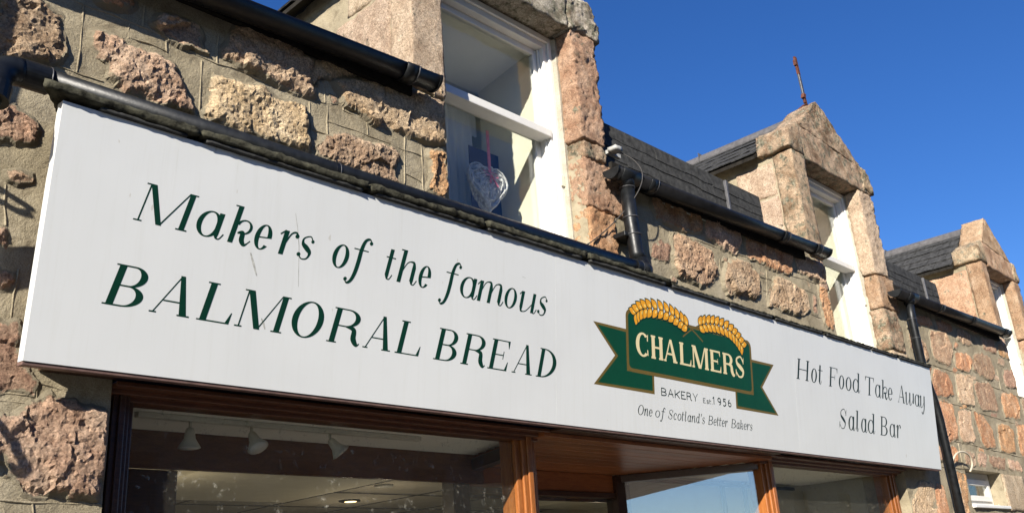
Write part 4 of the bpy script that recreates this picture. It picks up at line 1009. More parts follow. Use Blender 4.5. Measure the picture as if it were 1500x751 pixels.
        g.curve([(w*.88, .76*k), (w*.62, .985*k), (w*.2, .86*k), (w*.22, .64*k), (w*.55, .48*k), (w*.84, .3*k), (w*.72, .06*k), (w*.36, .02*k), (w*.08, .22*k)],
                lambda t: h+(st*1.02-h)*math.exp(-((t-.5)/.17)**2), 8)
        if ch == 's': g.ball(w*.12, .17*k, st*.42); g.ball(w*.84, .8*k, st*.36)
        elif sf: g.quad((w*.86, .66), (w*.93, .66), (w*.95, 1), (w*.86, .86)); g.quad((w*.03, 0), (w*.1, .14), (w*.1, .34), (w*.03, .34))
    elif ch in 'aduqg':
        pass
    if ch in 'ad':
        rx = (w-.10)*.5; g.ring(rx, X/2, rx, X/2+.01, st=st*.95)
        x = w-st*1.0-.10; top_ = X if ch == 'a' else 1.04
        g.stem(x, .1, top_); exit_(x)
        if ch == 'd': g.ser(x, 1.04, w=st, l=.1, r=0, top=True)
    elif ch == 'o': g.ring(w/2, X/2, w/2, X/2+.012, st=st*.95)
    elif ch in 'ec':
        rx = w*.5; g.ring(rx, X/2, rx, X/2+.012, 35 if ch == 'c' else 0, 320, st=st*.95)
        if ch == 'e': g.ring(rx*1.02, X/2, rx*.92, X/2+.01, 0, 60, st=st*.8); g.quad((st*.5, X*.44), (w*.93, X*.5), (w*.95, X*.5+h), (st*.5, X*.44+h))
        else: g.ball(w*.82, X*.75, st*.4)
    elif ch == 'k':
        g.stem(0.03, 0, 1.04); g.ser(.03, 1.04, l=.09, r=0, top=True)
        g.ring(st+w*.34, X*.70, w*.36, X*.29, -100, 170, st=st*.55); g.curve([(st+.08, X*.42), (w*.56, X*.46), (w*.62, .12), (w*.8, .01), (w, .15)], lambda t: h+(st-h)*max(0, math.sin(math.pi*min(1, t*1.15))))
    elif ch == 'r':
        g.stem(.04, 0, X); g.line((-.06, X*.8), (.08, X), h*1.2); g.curve([(.04+st*.8, X*.45), (w*.5, X*.88), (w*.75, X*1.0), (w*.93, X*.9)], lambda t: h+st*.2*t); g.ball(w*.9, X*.86, st*.45)
    elif ch == 'f':
        x = w*.5-st/2
        g.curve([(w*.98, .97), (w*.82, 1.06), (w*.6, .98), (w*.5, .7), (w*.5, .3), (w*.46, -.05), (w*.34, -.29), (w*.15, -.37), (w*.0, -.28)], lambda t: h+(st*.95-h)*max(0, math.sin(math.pi*min(1, max(0, (t-.08)/.84))))**.8, 8)
        g.ball(w*.95, .95, st*.42); g.ball(w*.04, -.27, st*.42); g.quad((w*.08, X-h), (w*.92, X-h), (w*.92, X), (w*.08, X))
    elif ch == 't':
        g.stem(.03, .12, .95, w=st*.95); exit_(.03, .12); g.quad((-.06, X-h), (w*.95, X-h), (w*.95, X), (-.06, X))
    elif ch in 'hnm':
        n_ = 2 if ch == 'm' else 1; top_ = 1.04 if ch == 'h' else X; g.stem(.02, 0, top_)
        if ch == 'h': g.ser(.02, 1.04, l=.09, r=0, top=True)
        else: g.line((-.07, X*.78), (.06, X), h*1.2)
        pitch = (w-.10-st-.02)/n_
        for k in range(n_):
            x0_ = .02+pitch*k; x1_ = x0_+pitch; g.stem(x1_, .1 if k == n_-1 else 0, X*.78)
            g.curve([(x0_+st*.7, X*.42), (x0_+pitch*.55, X*.93), (x1_+st*.1, X*1.0), (x1_+st*.5, X*.76)], lambda t: h+(st-h)*max(0, t-.45)/.55)
        exit_(x1_)
    elif ch in 'uyw':
        n_ = 2 if ch == 'w' else 1; pitch = (w-(.10 if ch != 'w' else 0)-st-.02)/n_
        g.line((-.06, X*.82), (.06, X), h*1.2)
        for k in range(n_+1):
            x = .02+pitch*k
            if k < n_: g.stem(x, .12, X)
            else: g.stem(x, .0 if ch == 'u' else .1, X)
            if k < n_: g.curve([(x+st*.5, .16), (x+st*.8, .0), (x+pitch*.6, .04), (x+pitch+st*.3, .34)], lambda t: max(h, st*(1-1.6*t)))
        if ch == 'u': exit_(x)
        if ch == 'w': g.ball(x+st*.4, X*.93, st*.5)
        if ch == 'y': g.curve([(x+st*.5, .2), (x+st*.35, -.1), (x-.1, -.36), (x-.26, -.33)], lambda t: h+(st-h)*(1-t)); g.ball(x-.24, -.3, st*.4)
    elif ch == 'l': g.stem(.03, .1, 1.04); exit_(.03); g.ser(.03, 1.04, l=.09, r=0, top=True)
    elif ch == "'": g.quad((w*.4, .72), (w*.55, .72), (w*.8, 1.05), (w*.3, 1.05))
    elif ch == '.': g.ball(st*.5, st*.5, st*.6)
    elif ch == '1': g.stem(w*.5-st/2); g.line((w*.12, .74), (w*.5, .98), h)
    elif ch == '9': g.ring(w/2, .68, w/2, .32, st=st, h=st); g.curve([(w-st/2, .66), (w*.86, .3), (w*.5, 0.05)], st, 6)
    elif ch == '6': g.ring(w/2, .32, w/2, .32, st=st, h=st); g.curve([(st/2, .34), (w*.14, .7), (w*.5, .95)], st, 6)
    elif ch == '5': g.quad((w*.12, 1-st), (w*.9, 1-st), (w*.9, 1), (w*.12, 1)); g.stem(w*.12, .55, 1); g.curve([(w*.14, .6), (w*.6, .63), (w*.9, .33), (w*.55, .05), (w*.05, .1)], st, 6)
    return g.q
def line_of_text(items, v0, cap, slant, mat, label, st=.145, h=.034, sf=.075, o0=.0005, stx=None):
    kk = 0; root = empty('lettering'); root.parent = sign; root.matrix_parent_inverse = Matrix.Translation(-Vector(sign.location)); root['label'] = label
    for ch, u0, u1 in items:
        w_ = (u1-u0)/cap; mb = MB()
        for prim in glyph(ch, w_, (stx or st), h, sf):
            o = o0+(kk % 7)*.00006; kk += 1; vs = []; fs = []
            for poly in prim:
                b0 = len(vs)
                for (x, y) in poly: vs.append(S(u0+x*cap+y*cap*slant, v0+y*cap, o))
                A = sum(poly[i][0]*poly[(i+1) % len(poly)][1]-poly[(i+1) % len(poly)][0]*poly[i][1] for i in range(len(poly)))
                f_i = tuple(range(b0, b0+len(poly))); fs.append(f_i if A > 0 else f_i[::-1])
            mb.add(vs, fs)
        mb.build('letter', mat, root)
    return root
SL = .25
line_of_text([('M',1.186,1.373),('a',1.397,1.502),('k',1.524,1.613),('e',1.624,1.692),('r',1.730,1.800),('s',1.812,1.874),('o',1.966,2.041),('f',2.048,2.132),('t',2.226,2.268),('h',2.294,2.394),('e',2.404,2.469),
  ('f',2.541,2.625),('a',2.642,2.746),('m',2.752,2.912),('o',2.920,2.999),('u',3.022,3.136),('s',3.148,3.210)], .505, .139, SL, M['letter'], 'green italic words Makers of the famous', st=.142)
line_of_text([('B',1.121,1.243),('A',1.275,1.415),('L',1.442,1.563),('M',1.585,1.775),('O',1.801,1.937),('R',1.972,2.123),('A',2.142,2.279),('L',2.303,2.428),('B',2.509,2.632),('R',2.664,2.809),('E',2.826,2.946),('A',2.981,3.114),('D',3.142,3.269)],
  .209, .139, SL, M['letter'], 'green italic capitals BALMORAL BREAD', st=.172)
line_of_text([('H',5.684,5.849),('o',5.884,5.967),('t',5.992,6.048),('F',6.148,6.268),('o',6.296,6.381),('o',6.404,6.497),('d',6.516,6.634),('T',6.723,6.872),('a',6.897,7.004),('k',7.02,7.126),('e',7.129,7.212),('A',7.315,7.451),('w',7.462,7.628),('a',7.645,7.75),('y',7.755,7.865)],
  .485, .14, SL, M['letterb'], 'dark green words Hot Food Take Away', st=.155)
line_of_text([('S',6.250,6.358),('a',6.39,6.494),('l',6.513,6.575),('a',6.595,6.694),('d',6.705,6.826),('B',6.925,7.052),('a',7.088,7.199),('r',7.22,7.295)], .202, .143, SL, M['letterb'], 'dark green words Salad Bar', st=.155)
def auto(word, u0, u1, adv):
    tot = sum(adv.get(c, .6) for c in word); k = (u1-u0)/tot; out = []; u = u0
    for c in word:
        a = adv.get(c, .6)*k; out.append((c, u+a*.07, u+a*.9)); u += a
    return out
adv = {'O': .9, 'S': .7, 'B': .85, 'f': .5, 'l': .36, 't': .4, "'": .25, 's': .5, 'e': .55, 'r': .5, 'c': .52}
its = auto('One', 3.918, 4.052, adv)+auto('of', 4.072, 4.165, adv)+auto("Scotland's", 4.192, 4.556, adv)+auto('Better', 4.585, 4.795, adv)+auto('Bakers', 4.83, 5.075, adv)
line_of_text(its, .0985, .052, SL, M['letterb'], "small grey green words One of Scotland's Better Bakers", st=.13, h=.05, sf=.05)
line_of_text(auto('BAKERY', 4.137, 4.502, {'B': .62, 'R': .62, 'E': .56, 'Y': .66, 'K': .64, 'A': .7}), .2185, .044, 0, M['letterb'], 'small green capitals BAKERY', st=.15, h=.12, sf=0)
line_of_text([('E', 4.548, 4.574), ('s', 4.583, 4.607), ('t', 4.613, 4.632), ('.', 4.638, 4.645)], .2175, .028, 0, M['letterb'], 'tiny Est. before the date', st=.17, h=.12, sf=0)
line_of_text([('1', 4.645, 4.678), ('9', 4.70, 4.737), ('5', 4.757, 4.793), ('6', 4.813, 4.85)], .2185, .045, 0, M['letterb'], 'the date 1956', st=.15, h=.13, sf=0)

# ---- the emblem ----------------------------------------------------
def inset(P, d):
    n = len(P); A = sum(P[i][0]*P[(i+1) % n][1]-P[(i+1) % n][0]*P[i][1] for i in range(n)); sg = 1 if A > 0 else -1; out = []
    for i in range(n):
        p0, p1, p2 = P[i-1], P[i], P[(i+1) % n]
        def nrm(a, b):
            dx, dy = b[0]-a[0], b[1]-a[1]; l = math.hypot(dx, dy) or 1; return (-dy/l*sg, dx/l*sg)
        a, b = nrm(p0, p1), nrm(p1, p2); k = 1+a[0]*b[0]+a[1]*b[1]
        out.append((p1[0]+(a[0]+b[0])*d/max(k, .35), p1[1]+(a[1]+b[1])*d/max(k, .35)))
    return out
def flat(name, P, mat, off, label=None):
    n = len(P); A = sum(P[i][0]*P[(i+1) % n][1]-P[(i+1) % n][0]*P[i][1] for i in range(n)); P = P if A > 0 else P[::-1]
    o = mesh(name, [S(u, v, off) for u, v in P], [tuple(range(n))], M[mat] if isinstance(mat, str) else mat, sign)
    if label: o['label'] = label
    return o
RL = [(3.572, .540), (3.86, .540), (3.86, .335), (4.081, .335), (4.081, .219), (3.569, .219), (3.745, .386)]
RR = [(5.10, .540), (5.39, .540), (5.228, .379), (5.408, .217), (4.904, .217), (4.904, .335), (5.10, .335)]
for i, P in enumerate((RL, RR)):
    flat('ribbon_border', P, 'gold', .0003); flat('ribbon', inset(P, .017), 'green', .0006, 'green swallowtail ribbon end')
def rrect(x0, x1, z0, z1, r, top=.0):
    out = []
    for cx, cz, a0 in ((x1-r, z0+r, -90), (x1-r, z1-r, 0)):
        out += [(cx+r*math.cos(R_(a0+90*k/8)), cz+r*math.sin(R_(a0+90*k/8))) for k in range(9)]
    for k in range(1, 12):
        t = k/12; out.append((x1-r+(x0+r-x1+r)*t, z1+top*(abs(math.cos(math.pi*t))*-.3+math.sin(math.pi*2*t)**2)))
    for cx, cz, a0 in ((x0+r, z1-r, 90), (x0+r, z0+r, 180)):
        out += [(cx+r*math.cos(R_(a0+90*k/8)), cz+r*math.sin(R_(a0+90*k/8))) for k in range(9)]
    return out
PP = rrect(3.842, 5.118, .317, .655, .045, .005)
flat('plaque_border', PP, 'gold', .0009); flat('plaque', inset(PP, .020), 'green', .0012, 'green rounded plaque behind the name')
line_of_text([('C',3.925,4.036),('H',4.061,4.172),('A',4.178,4.305),('L',4.330,4.443),('M',4.454,4.623),('E',4.643,4.757),('R',4.78,4.907),('S',4.918,5.022)], .412, .128, 0, M['creaml'], 'cream capitals CHALMERS', st=.225, h=.085, sf=.045, o0=.0016)
# scuffs on the enamel
M['scuff'] = simple('grey_scuff', (.36, .36, .33), .6, .3, 60, .5, 0)
def uv_(px, py):
    d = ray(px, py); nrm = np.array(SN); t = ((SO-EYE)@nrm)/(d@nrm); p = EYE+d*t-SO; return (p[0], p@SU)
for pts, wd in ((((367, 370), (371, 385), (376, 404)), .007), (((433, 312), (436, 335), (438, 360), (437, 420)), .0022), (((383, 466), (386, 474), (388, 482)), .006), (((765, 405), (770, 407)), .003)):
    g = G(.01, .01); g.rib([uv_(*q) for q in pts], lambda t: wd*(.4+math.sin(math.pi*(.1+.8*t))))
    mb_ = MB()
    for pol in g.q[0]: mb_.add([S(u, v, .0003) for u, v in pol], [(0, 1, 2, 3)])
    mb_.build('scuff', M['scuff'], sign)
# wheat ears
def ear(path, sgn, nk=12):
    root = MB().add([S(path[0][0], path[0][1], .0016), S(path[0][0]+.004, path[0][1], .0016), S(path[0][0], path[0][1]+.004, .0016)], [(0, 1, 2)]).build('wheat_ear', M['gold'], sign)
    def pt(t):
        n = len(path)-1; i = min(n-1, int(t*n)); f = t*n-i
        p0, p1, p2, p3 = path[max(0, i-1)], path[i], path[i+1], path[min(n, i+2)]
        return tuple(.5*((2*p1[a])+(-p0[a]+p2[a])*f+(2*p0[a]-5*p1[a]+4*p2[a]-p3[a])*f*f+(-p0[a]+3*p1[a]-3*p2[a]+p3[a])*f**3) for a in (0, 1))
    for k in range(nk):
        t = (k+.3)/nk; p = pt(t); q = pt(min(1, t+.04)); dx, dy = q[0]-p[0], q[1]-p[1]; l = math.hypot(dx, dy) or 1; dx, dy = dx/l, dy/l
        for side in (1, -1):
            nx, ny = -dy*side*sgn, dx*side*sgn
            lean = .72; ax_, ay_ = dx*lean+nx*(1-lean*.35), dy*lean+ny*(1-lean*.35); l2 = math.hypot(ax_, ay_); ax_, ay_ = ax_/l2, ay_/l2
            bx_, by_ = -ay_, ax_; c = (p[0]+nx*.003, p[1]+ny*.003); Lk = .066*(1-.15*abs(t-.5)); Wk = .033
            def drop(s_, L0=0):
                out = []
                for j in range(13):
                    a = j/12; ww = math.sin(math.pi*a**.8)**.9*Wk*s_; out.append((c[0]+ax_*(a*Lk*s_*1.04+L0)+bx_*ww*.62, c[1]+ay_*(a*Lk*s_*1.04+L0)+by_*ww*.62))
                for j in range(11, 0, -1):
                    a = j/12; ww = math.sin(math.pi*a**.8)**.9*Wk*s_; out.append((c[0]+ax_*(a*Lk*s_*1.04+L0)-bx_*ww*.62, c[1]+ay_*(a*Lk*s_*1.04+L0)-by_*ww*.62))
                return out
            o1 = drop(1.22, -.005); o2 = drop(.98, .001); off = .0018+((nk-k)*2+(side > 0))*.00005
            mbk = MB(); A = 1 if sum(o1[i][0]*o1[(i+1) % len(o1)][1]-o1[(i+1) % len(o1)][0]*o1[i][1] for i in range(len(o1))) > 0 else -1
            mesh('kernel_outline', [S(u, v, off) for u, v in o1[::A]], [tuple(range(len(o1)))], M['letter'], root)
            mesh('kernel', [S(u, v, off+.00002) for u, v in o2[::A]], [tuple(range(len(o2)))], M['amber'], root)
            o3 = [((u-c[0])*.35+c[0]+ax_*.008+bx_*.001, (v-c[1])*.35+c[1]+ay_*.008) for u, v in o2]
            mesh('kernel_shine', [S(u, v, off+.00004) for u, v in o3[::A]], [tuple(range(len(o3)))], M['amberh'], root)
    return root
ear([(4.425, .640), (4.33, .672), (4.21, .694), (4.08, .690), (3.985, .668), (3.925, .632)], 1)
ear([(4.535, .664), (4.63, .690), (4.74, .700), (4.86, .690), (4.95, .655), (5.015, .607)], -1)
for a, b in (((4.37, .575), (4.54, .665)), ((4.40, .655), (4.575, .575))):
    g = G(.01, .01); g.rib([(a[0]+(b[0]-a[0])*t/5, a[1]+(b[1]-a[1])*t/5+.006*math.sin(math.pi*t/5)) for t in range(6)], .009)
    mesh('stalk', [S(u, v, .0016) for pol in g.q[0] for u, v in pol], [tuple(range(4*i, 4*i+4))[::-1] for i in range(len(g.q[0]))], M['gold'], sign)

# ------------------------------------------------------------------ shopfront
sf_ = empty('shopfront', (4.4, .1, 0)); tag(sf_, 'varnished timber bakery shopfront with plate glass windows and a recessed doorway under the sign', 'shopfront')
ZC = 2.33
def beam(p, q, w, z0, z1, name='head_rail', mat='woodd', side=0):
    p = Vector((p[0], p[1], 0)); q = Vector((q[0], q[1], 0)); t = (q-p).normalized(); n = Vector((-t.y, t.x, 0))*w/2
    return MB().hexa([(*(v.xy), z) for z in (z0, z1) for v in (p-n, q-n, q+n, p+n)]).build(name, M[mat], sf_, bevel=.004)
def moulded(xc, yc, w, d, name='post', mat='woodv', z0=0., z1=2.338):
    """post with stepped moulding"""
    b = MB(); b.box(xc-w/2, xc+w/2, yc, yc+d, z0, z1); b.box(xc-w*.30, xc+w*.30, yc-.018, yc-.0005, z0, z1); b.box(xc-w*.12, xc+w*.12, yc-.03, yc-.0185, z0, z1)
    return b.build(name, M[mat], sf_, bevel=.006)
moulded(1.295, .06, .10, .09, mat='woodd'); moulded(3.28, .075, .14, .11); moulded(5.575, .075, .15, .11); moulded(7.50, .075, .15, .11)
# head mouldings over the windows, stepped
for x0, x1 in ((1.245, 3.352), (5.46, 7.59)):
    b = MB(); b.box(x0, x1, .055, .14, 2.303, 2.3495); b.box(x0, x1, .02, .0545, 2.3185, 2.3495); b.box(x0, x1, -.03, .0195, 2.334, 2.3495)
    b.build('head_rail', M['woodh'], sf_, bevel=.003)
MB().box(3.353, 5.459, -.10, .02, 2.337, 2.3495).build('head_rail', M['woodd'], sf_, bevel=.003)
MB().box(1.34, 3.21, .098, .104, .55, 2.303).build('pane', M['glassd'], sf_, label='dusty plate glass of the left shop window'); MB().box(5.65, 7.43, .098, .104, .55, 2.303).build('pane', M['glassd'], sf_, label='plate glass of the right shop window')
for x0, x1 in ((1.25, 3.3), (5.5, 7.55)):
    b = MB(); b.box(x0, x1, .02, .14, 0, .55); b.build('stall_riser', M['woodd'], sf_, bevel=.004)
# recess: soffit boards, splayed sides, back frame
BL, BR, FL, FR, YB = 3.60, 5.02, 3.34, 5.47, .88
nb = 10
for k in range(nb):
    y0, y1 = -.02+(YB+.02)*k/nb+.002, -.02+(YB+.02)*(k+1)/nb-.002
    xa = FL+(BL-FL)*max(0, y0)/YB-.02; xb = FR+(BR-FR)*max(0, y0)/YB+.02
    MB().box(xa, xb, y0, y1, 2.3165-.0005*(k % 2), 2.336).build('soffit_board', M['wood'], sf_, bevel=.002)
beam((FL-.03, .10), (BL-.01, YB), .07, 2.255, 2.315); beam((FR+.03, .10), (BR+.01, YB), .06, 2.268, 2.315)
MB().box(BL-.05, BR+.05, YB+.0, YB+.06, 2.20, 2.3155).build('transom_board', M['wood'], sf_, bevel=.003); MB().box(BL-.05, BR+.05, YB-.012, YB+.07, 2.165, 2.199).build('head_rail', M['woodd'], sf_, bevel=.003)
MB().box(BL-.09, BL+.03, YB-.03, YB+.07, 0, 2.31).build('post', M['woodd'], sf_, bevel=.005); MB().box(BR-.06, BR+.08, YB-.03, YB+.07, 0, 2.31).build('post', M['woodd'], sf_, bevel=.005)
def splay(p, q, mat):
    p = Vector((*p, 0)); q = Vector((*q, 0)); t = (q-p).normalized(); n = Vector((-t.y, t.x, 0))*.003
    MB().hexa([(*(v.xy), z) for z in (.5, 2.27) for v in (p-n, q-n, q+n, p+n)]).build('pane', M[mat], sf_, label='angled side pane of the doorway')
splay((FL-.02, .14), (BL-.03, YB-.03), 'glassd'); splay((FR+.03, .14), (BR+.03, YB-.03), 'glasss')
MB().box(BL+.03, BR-.06, YB+.02, YB+.026, .2, 2.166).build('pane', M['glass'], sf_)
# display ceiling, bulkhead and shop interior
inn = empty('shop_interior', (4.5, 3, 0)); tag(inn, 'dim shop room with tiled ceiling and brown bulkhead behind the windows', 'shop interior')
b = MB(); b.box(1.25, 3.55, .141, .66, 2.335, 2.36); b.box(5.1, 7.6, .141, .9, 2.335, 2.36); b.build('display_ceiling', M['ceilw'], inn)
MB().box(1.25, 3.56, .662, .69, 2.185, 2.50).build('bulkhead', M['woodm'], inn)
MB().box(1.245, 1.29, .15, 1.0, .0, 2.33).build('side_panel', M['woodd'], inn); MB().box(1.292, 1.83, .70, .72, 0, 2.184).build('pilaster', M['woodd'], inn)
MB().box(3.565, 5.07, .96, .98, 2.15, 2.5).build('bulkhead', M['woodm'], inn)
b = MB(); b.box(1.2, 1.24, .36, 7.5, 0, 2.62); b.box(7.62, 7.66, .36, 7.5, 0, 2.62); b.box(1.2, 7.66, 7.5, 7.54, 0, 2.62); b.build('inner_wall', M['beige'], inn)
MB().box(1.2, 7.66, .2, 7.5, .01, .03).build('shop_floor', simple('vinyl_floor', (.4, .37, .32), .5, .3, 6, .1, 0), inn)
MB().box(5.13, 7.62, .905, .93, .5, 2.36).build('display_back', M['beige'], inn)
for xx in (6.30, 6.62): MB().box(xx, xx+.045, .885, .903, .5, 2.33).build('upright', M['woodd'], inn)
MB().box(5.2, 7.4, .86, .884, 2.285, 2.31).build('curtain_track', M['iron'], inn)
ZT = 2.45; sx = [1.245]+[3.45+.83*k for k in range(-2, 6) if 1.3 < 3.45+.83*k < 7.6]+[7.6]; sy = [.72, 1.19, 2.11, 3.03, 3.95, 4.87, 5.79, 6.71, 7.49]
for i in range(len(sx)-1):
    for j in range(len(sy)-1):
        MB().box(sx[i]+.001, sx[i+1]-.012, sy[j]+.001, sy[j+1]-.010, ZT, ZT+.01).build('ceiling_tile', M['tile'], inn)
b = MB()
for x in sx[1:-1]: b.box(x-.014, x+.004, .72, 7.48, ZT-.004, ZT-.001)
for y in sy[1:-1]: b.box(1.25, 7.6, y-.011, y+.003, ZT-.009, ZT-.0045)
b.build('ceiling_grid', M['tileline'], inn)['kind'] = 'stuff'
MB().box(1.2, 7.66, .55, 7.5, ZT+.02, ZT+.06).build('ceiling_void', M['tileline'], inn)
MB().box(1.2, 7.66, .14, .56, 2.37, 2.41).build('ceiling_void', M['tileline'], inn)
p = aty(512, 732, 0); d = ray(512, 732); t_ = (2.45-1.6)/d[2]; P = EYE+d*t_
MB().tube([(P[0], P[1], 2.44), (P[0], P[1], 2.449)], .09, 20).build('downlight_rim', M['dark'], inn, True); MB().tube([(P[0]+.01, P[1], 2.436), (P[0]+.01, P[1], 2.439)], .05, 16).build('downlight_bulb', M['glow'], inn, True)
for li, (lx, ly) in enumerate(((2.4, 2.2), (4.4, 2.6), (6.4, 2.2), (P[0], P[1]), (2.6, 5.0))):  # fill lights added to brighten the shop, one under the lit downlight
    ld = bpy.data.lights.new('downlight_fill', 'POINT'); ld.energy = 1.8; ld.color = (1, .8, .55); ld.shadow_soft_size = .05
    lo = bpy.data.objects.new('downlight_fill', ld); col.objects.link(lo); lo.location = (lx, ly, 2.05)
    if li != 3: MB().tube([(lx, ly, 2.436), (lx, ly, 2.449)], .07, 20).build('downlight_rim', M['lampgrey'], inn, True)  # rims added above the extra fill lights
# track with three spotlights
tr = empty('track_light', (2.1, .34, 2.33)); tag(tr, 'white ceiling track inside the left shop window carrying three spotlights', 'light track')
MB().box(1.48, 2.84, .325, .36, 2.315, 2.334).build('track', M['spot'], tr, bevel=.003)
for i, (px, py, sx, lab) in enumerate(((275, 655, -.0, 'grey spotlight hanging straight down, leftmost of three inside the left shop window'), (368, 652, -.03, 'grey spotlight facing outward, middle of three inside the left shop window'), (488, 662, .03, 'grey spotlight tilted to the right, rightmost of three inside the left shop window'))):
    top_ = aty((278, 368, 483)[i], 632, .345); X0 = top_[0]; 
    sp_ = empty('spotlight', (X0, .343, 2.31)); tag(sp_, lab, 'spotlight', 'spotlights on the track in the left shop window')
    MB().tube([(X0, .343, 2.318), (X0, .343, 2.285)], .006, 10).build('stem', M['spot'], sp_, True)
    ax_ = Vector(((0, 0, -1), (.1, -.55, -.85), (.55, -.35, -.8))[i]).normalized(); c0 = Vector((X0, .343, 2.29))
    MB().tube([c0, c0+ax_*.012, c0+ax_*.04, c0+ax_*.075], [.013, .018, .022, .043], 20).build('lamp_shade', M['spot'], sp_, True)
    MB().tube([c0+ax_*.0755, c0+ax_*.078], .036, 20).build('lens', M['white'], sp_, True)

# ------------------------------------------------------------------ things in the first dormer window
def curtain(x0, x1, y, z0, z1, n=90, amp=.018, lam=.07, label='', mat='net'):
    V = []; Fc = []; nz = 8
    for i in range(n+1):
        x = x0+(x1-x0)*i/n
        for k in range(nz+1):
            z = z1+(z0-z1)*k/nz; a = amp*(.5+.5*k/nz)
            V.append((x+.004*math.sin(z*9+i), y+a*math.sin(2*math.pi*x/lam+.4*math.sin(z*3))+.4*a*math.sin(2*math.pi*x/lam*.37+1), z))
    for i in range(n):
        for k in range(nz): Fc.append((i*(nz+1)+k, (i+1)*(nz+1)+k, (i+1)*(nz+1)+k+1, i*(nz+1)+k+1))
    o = mesh('net_curtain', V, Fc, M[mat], None, True); tag(o, label, 'curtain'); return o
curtain(2.86, 3.70, .755, 3.32, 4.60, label='pale net curtain in folds at the left of the heart window')
curtain(2.86, 3.77, .775, 4.40, 4.60, amp=.006, lam=.03, label='short pleated valance hanging from the rail in the heart window')
MB_ = MB().tube([(2.85, .755, 4.635), (3.76, .755, 4.635)], .011, 12).tube([(3.74, .755, 4.635), (3.775, .755, 4.635)], .017, 12).build('curtain_rail', M['white'], None, True); tag(MB_, 'white curtain rail across the top of the heart window recess', 'curtain rail')
c = aty(686, 212, .60); d2 = aty(732, 232, .60)
pb = MB().box(c[0], d2[0], .60, .603, 3.5, c[2]).build('dark_panel', M['navy'], None, bevel=.004); tag(pb, 'plain dark navy panel standing behind the wicker heart', 'panel')
heart = empty('wicker_heart', (3.41, .36, 3.97)); tag(heart, 'grey woven wicker heart with pink bow hanging in the dormer window', 'ornament')
hc = Vector(aty(713, 276, .36))
random.seed(3)
def hp(t, s=1.0, dy=0.):
    X_ = 16*math.sin(t)**3/16; Z_ = (13*math.cos(t)-5*math.cos(2*t)-2*math.cos(3*t)-math.cos(4*t))/16
    return Vector((X_*.150*s, dy, Z_*.155*s+.015))
wk = MB()
for r0 in range(4):
    pts = [hc+hp(2*math.pi*k/60, 1-.05*r0, random.uniform(-.004, .004)+(r0-1.5)*.012) for k in range(61)]
    wk.tube(pts, .0075, 6, False)
fr_ = wk.build('heart_rim', M['wick'], heart, True)
for k in range(260):
    t1, t2 = random.uniform(0, 2*math.pi), random.uniform(0, 2*math.pi)
    if abs(t1-t2) < .5: continue
    s_ = random.choice((-1, 1)); a, b_2 = hp(t1, .97), hp(t2, .97); pts = []
    for j in range(7):
        f = j/6; p = a.lerp(b_2, f); p.y = s_*(.030*math.sin(math.pi*f))+random.uniform(-.004, .004); p.x += random.uniform(-.003, .003); pts.append(hc+p)
    MB().tube(pts, random.uniform(.0045, .0075), 5, False).build('twig', M['wick'], heart, True)
tpz = hc.z+.085
MB().box(hc.x-.012, hc.x+.010, .325, .328, tpz, tpz+.27).build('ribbon', M['pinkr'], heart)
bw = MB()
for sgn in (-1, 1):
    vs = []
    for k in range(13):
        th = 2*math.pi*k/12; vs.append((hc.x+sgn*(.028-.028*math.cos(th)), .32+.008*math.sin(th), tpz-.01+.018*math.sin(th)+.004)); 
    n = len(vs); vs += [(x, y-.004, z-.009) for x, y, z in vs]
    bw.add(vs, [(k, k+1, n+k+1, n+k) for k in range(n-1)])
bw.hexa([(hc.x-.004, .318, tpz-.01), (hc.x+.006, .318, tpz-.012), (hc.x+.006, .322, tpz-.012), (hc.x-.004, .322, tpz-.01), (hc.x+.04, .31, tpz-.085), (hc.x+.052, .31, tpz-.08), (hc.x+.052, .314, tpz-.08), (hc.x+.04, .314, tpz-.085)])
bw.hexa([(hc.x-.004, .318, tpz-.01), (hc.x+.006, .318, tpz-.012), (hc.x+.006, .322, tpz-.012), (hc.x-.004, .322, tpz-.01), (hc.x-.02, .31, tpz-.07), (hc.x-.008, .31, tpz-.072), (hc.x-.008, .314, tpz-.072), (hc.x-.02, .314, tpz-.07)])
bw.build('bow', M['pinkr'], heart)

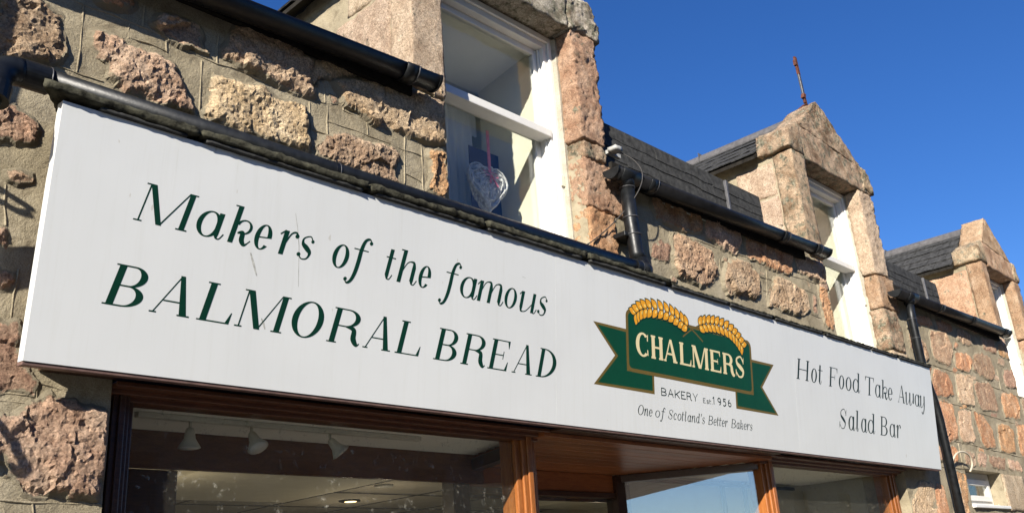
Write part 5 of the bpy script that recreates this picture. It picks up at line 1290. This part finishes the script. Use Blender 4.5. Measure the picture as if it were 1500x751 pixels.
# ------------------------------------------------------------------ brackets
bk_ = empty('scroll_bracket', tuple(aty(1400, 695, 0))); tag(bk_, 'cream painted iron scroll bracket on the wall right of the downpipe', 'bracket')
P = [aty(1421, 690, -.06), aty(1424, 680, -.07), aty(1420, 667, -.08), aty(1410, 661, -.08), aty(1400, 665, -.07), aty(1395, 678, -.05), aty(1396, 692, -.03), aty(1402, 706, -.02), aty(1404, 716, -.02)]
Q = []
for i in range(len(P)-1):
    for k in range(5):
        t = k/5; p0 = P[max(0, i-1)]; p1 = P[i]; p2 = P[i+1]; p3 = P[min(len(P)-1, i+2)]
        Q.append(.5*((2*p1)+(-p0+p2)*t+(2*p0-5*p1+4*p2-p3)*t*t+(-p0+3*p1-3*p2+p3)*t**3))
Q.append(P[-1]); MB().tube(Q, .0085, 10).build('scroll', M['bone'], bk_, True)
c = aty(1403, 712, -.005); MB().box(c[0]-.02, c[0]+.02, -.02, .0, c[2]-.06, c[2]+.03).build('plate', M['bone'], bk_, bevel=.004)
# unseen board added to shade the left edge; hook follows the shadows it throws
hs_ = empty('shadow_board', (.3, 0, 3.6)); tag(hs_, 'unseen dark board on an iron arm, added to cast the shadow at the left edge', 'shadow board')
MB().box(.285, .315, -.262, -.05, 3.50, 4.35).build('board', M['woodd'], hs_, bevel=.006); MB().tube([(.3, 0, 4.38), (.3, -.38, 4.38)], .012, 10).build('arm', M['iron'], hs_, True)
bh = empty('basket_hook', (.4, 0, 2.4)); tag(bh, 'black wrought iron basket hook outside the left edge of the photo', 'hook')
s_ = .32; K = Vector((1.45, 1, -1.12))*-s_
def shadowpath(pts, rad, name, dep):
    P = [Vector(aty(x, y, 0))+Vector((-2.05*dep, -dep, 1.12*dep)) for x, y in pts]
    MB().tube(P, rad, 10, True).build(name, M['iron'], bh, True)
shadowpath([(-60, 592), (-25, 605), (0, 620), (25, 642), (44, 668), (54, 690), (56, 700), (48, 706), (38, 702), (30, 692)], .011, 'hook_arm', .30)
shadowpath([(-20, 268), (4, 278), (24, 290), (42, 303), (40, 311), (24, 308), (4, 296), (-20, 284)], .010, 'strap', .26)

print('objects', len(bpy.data.objects))
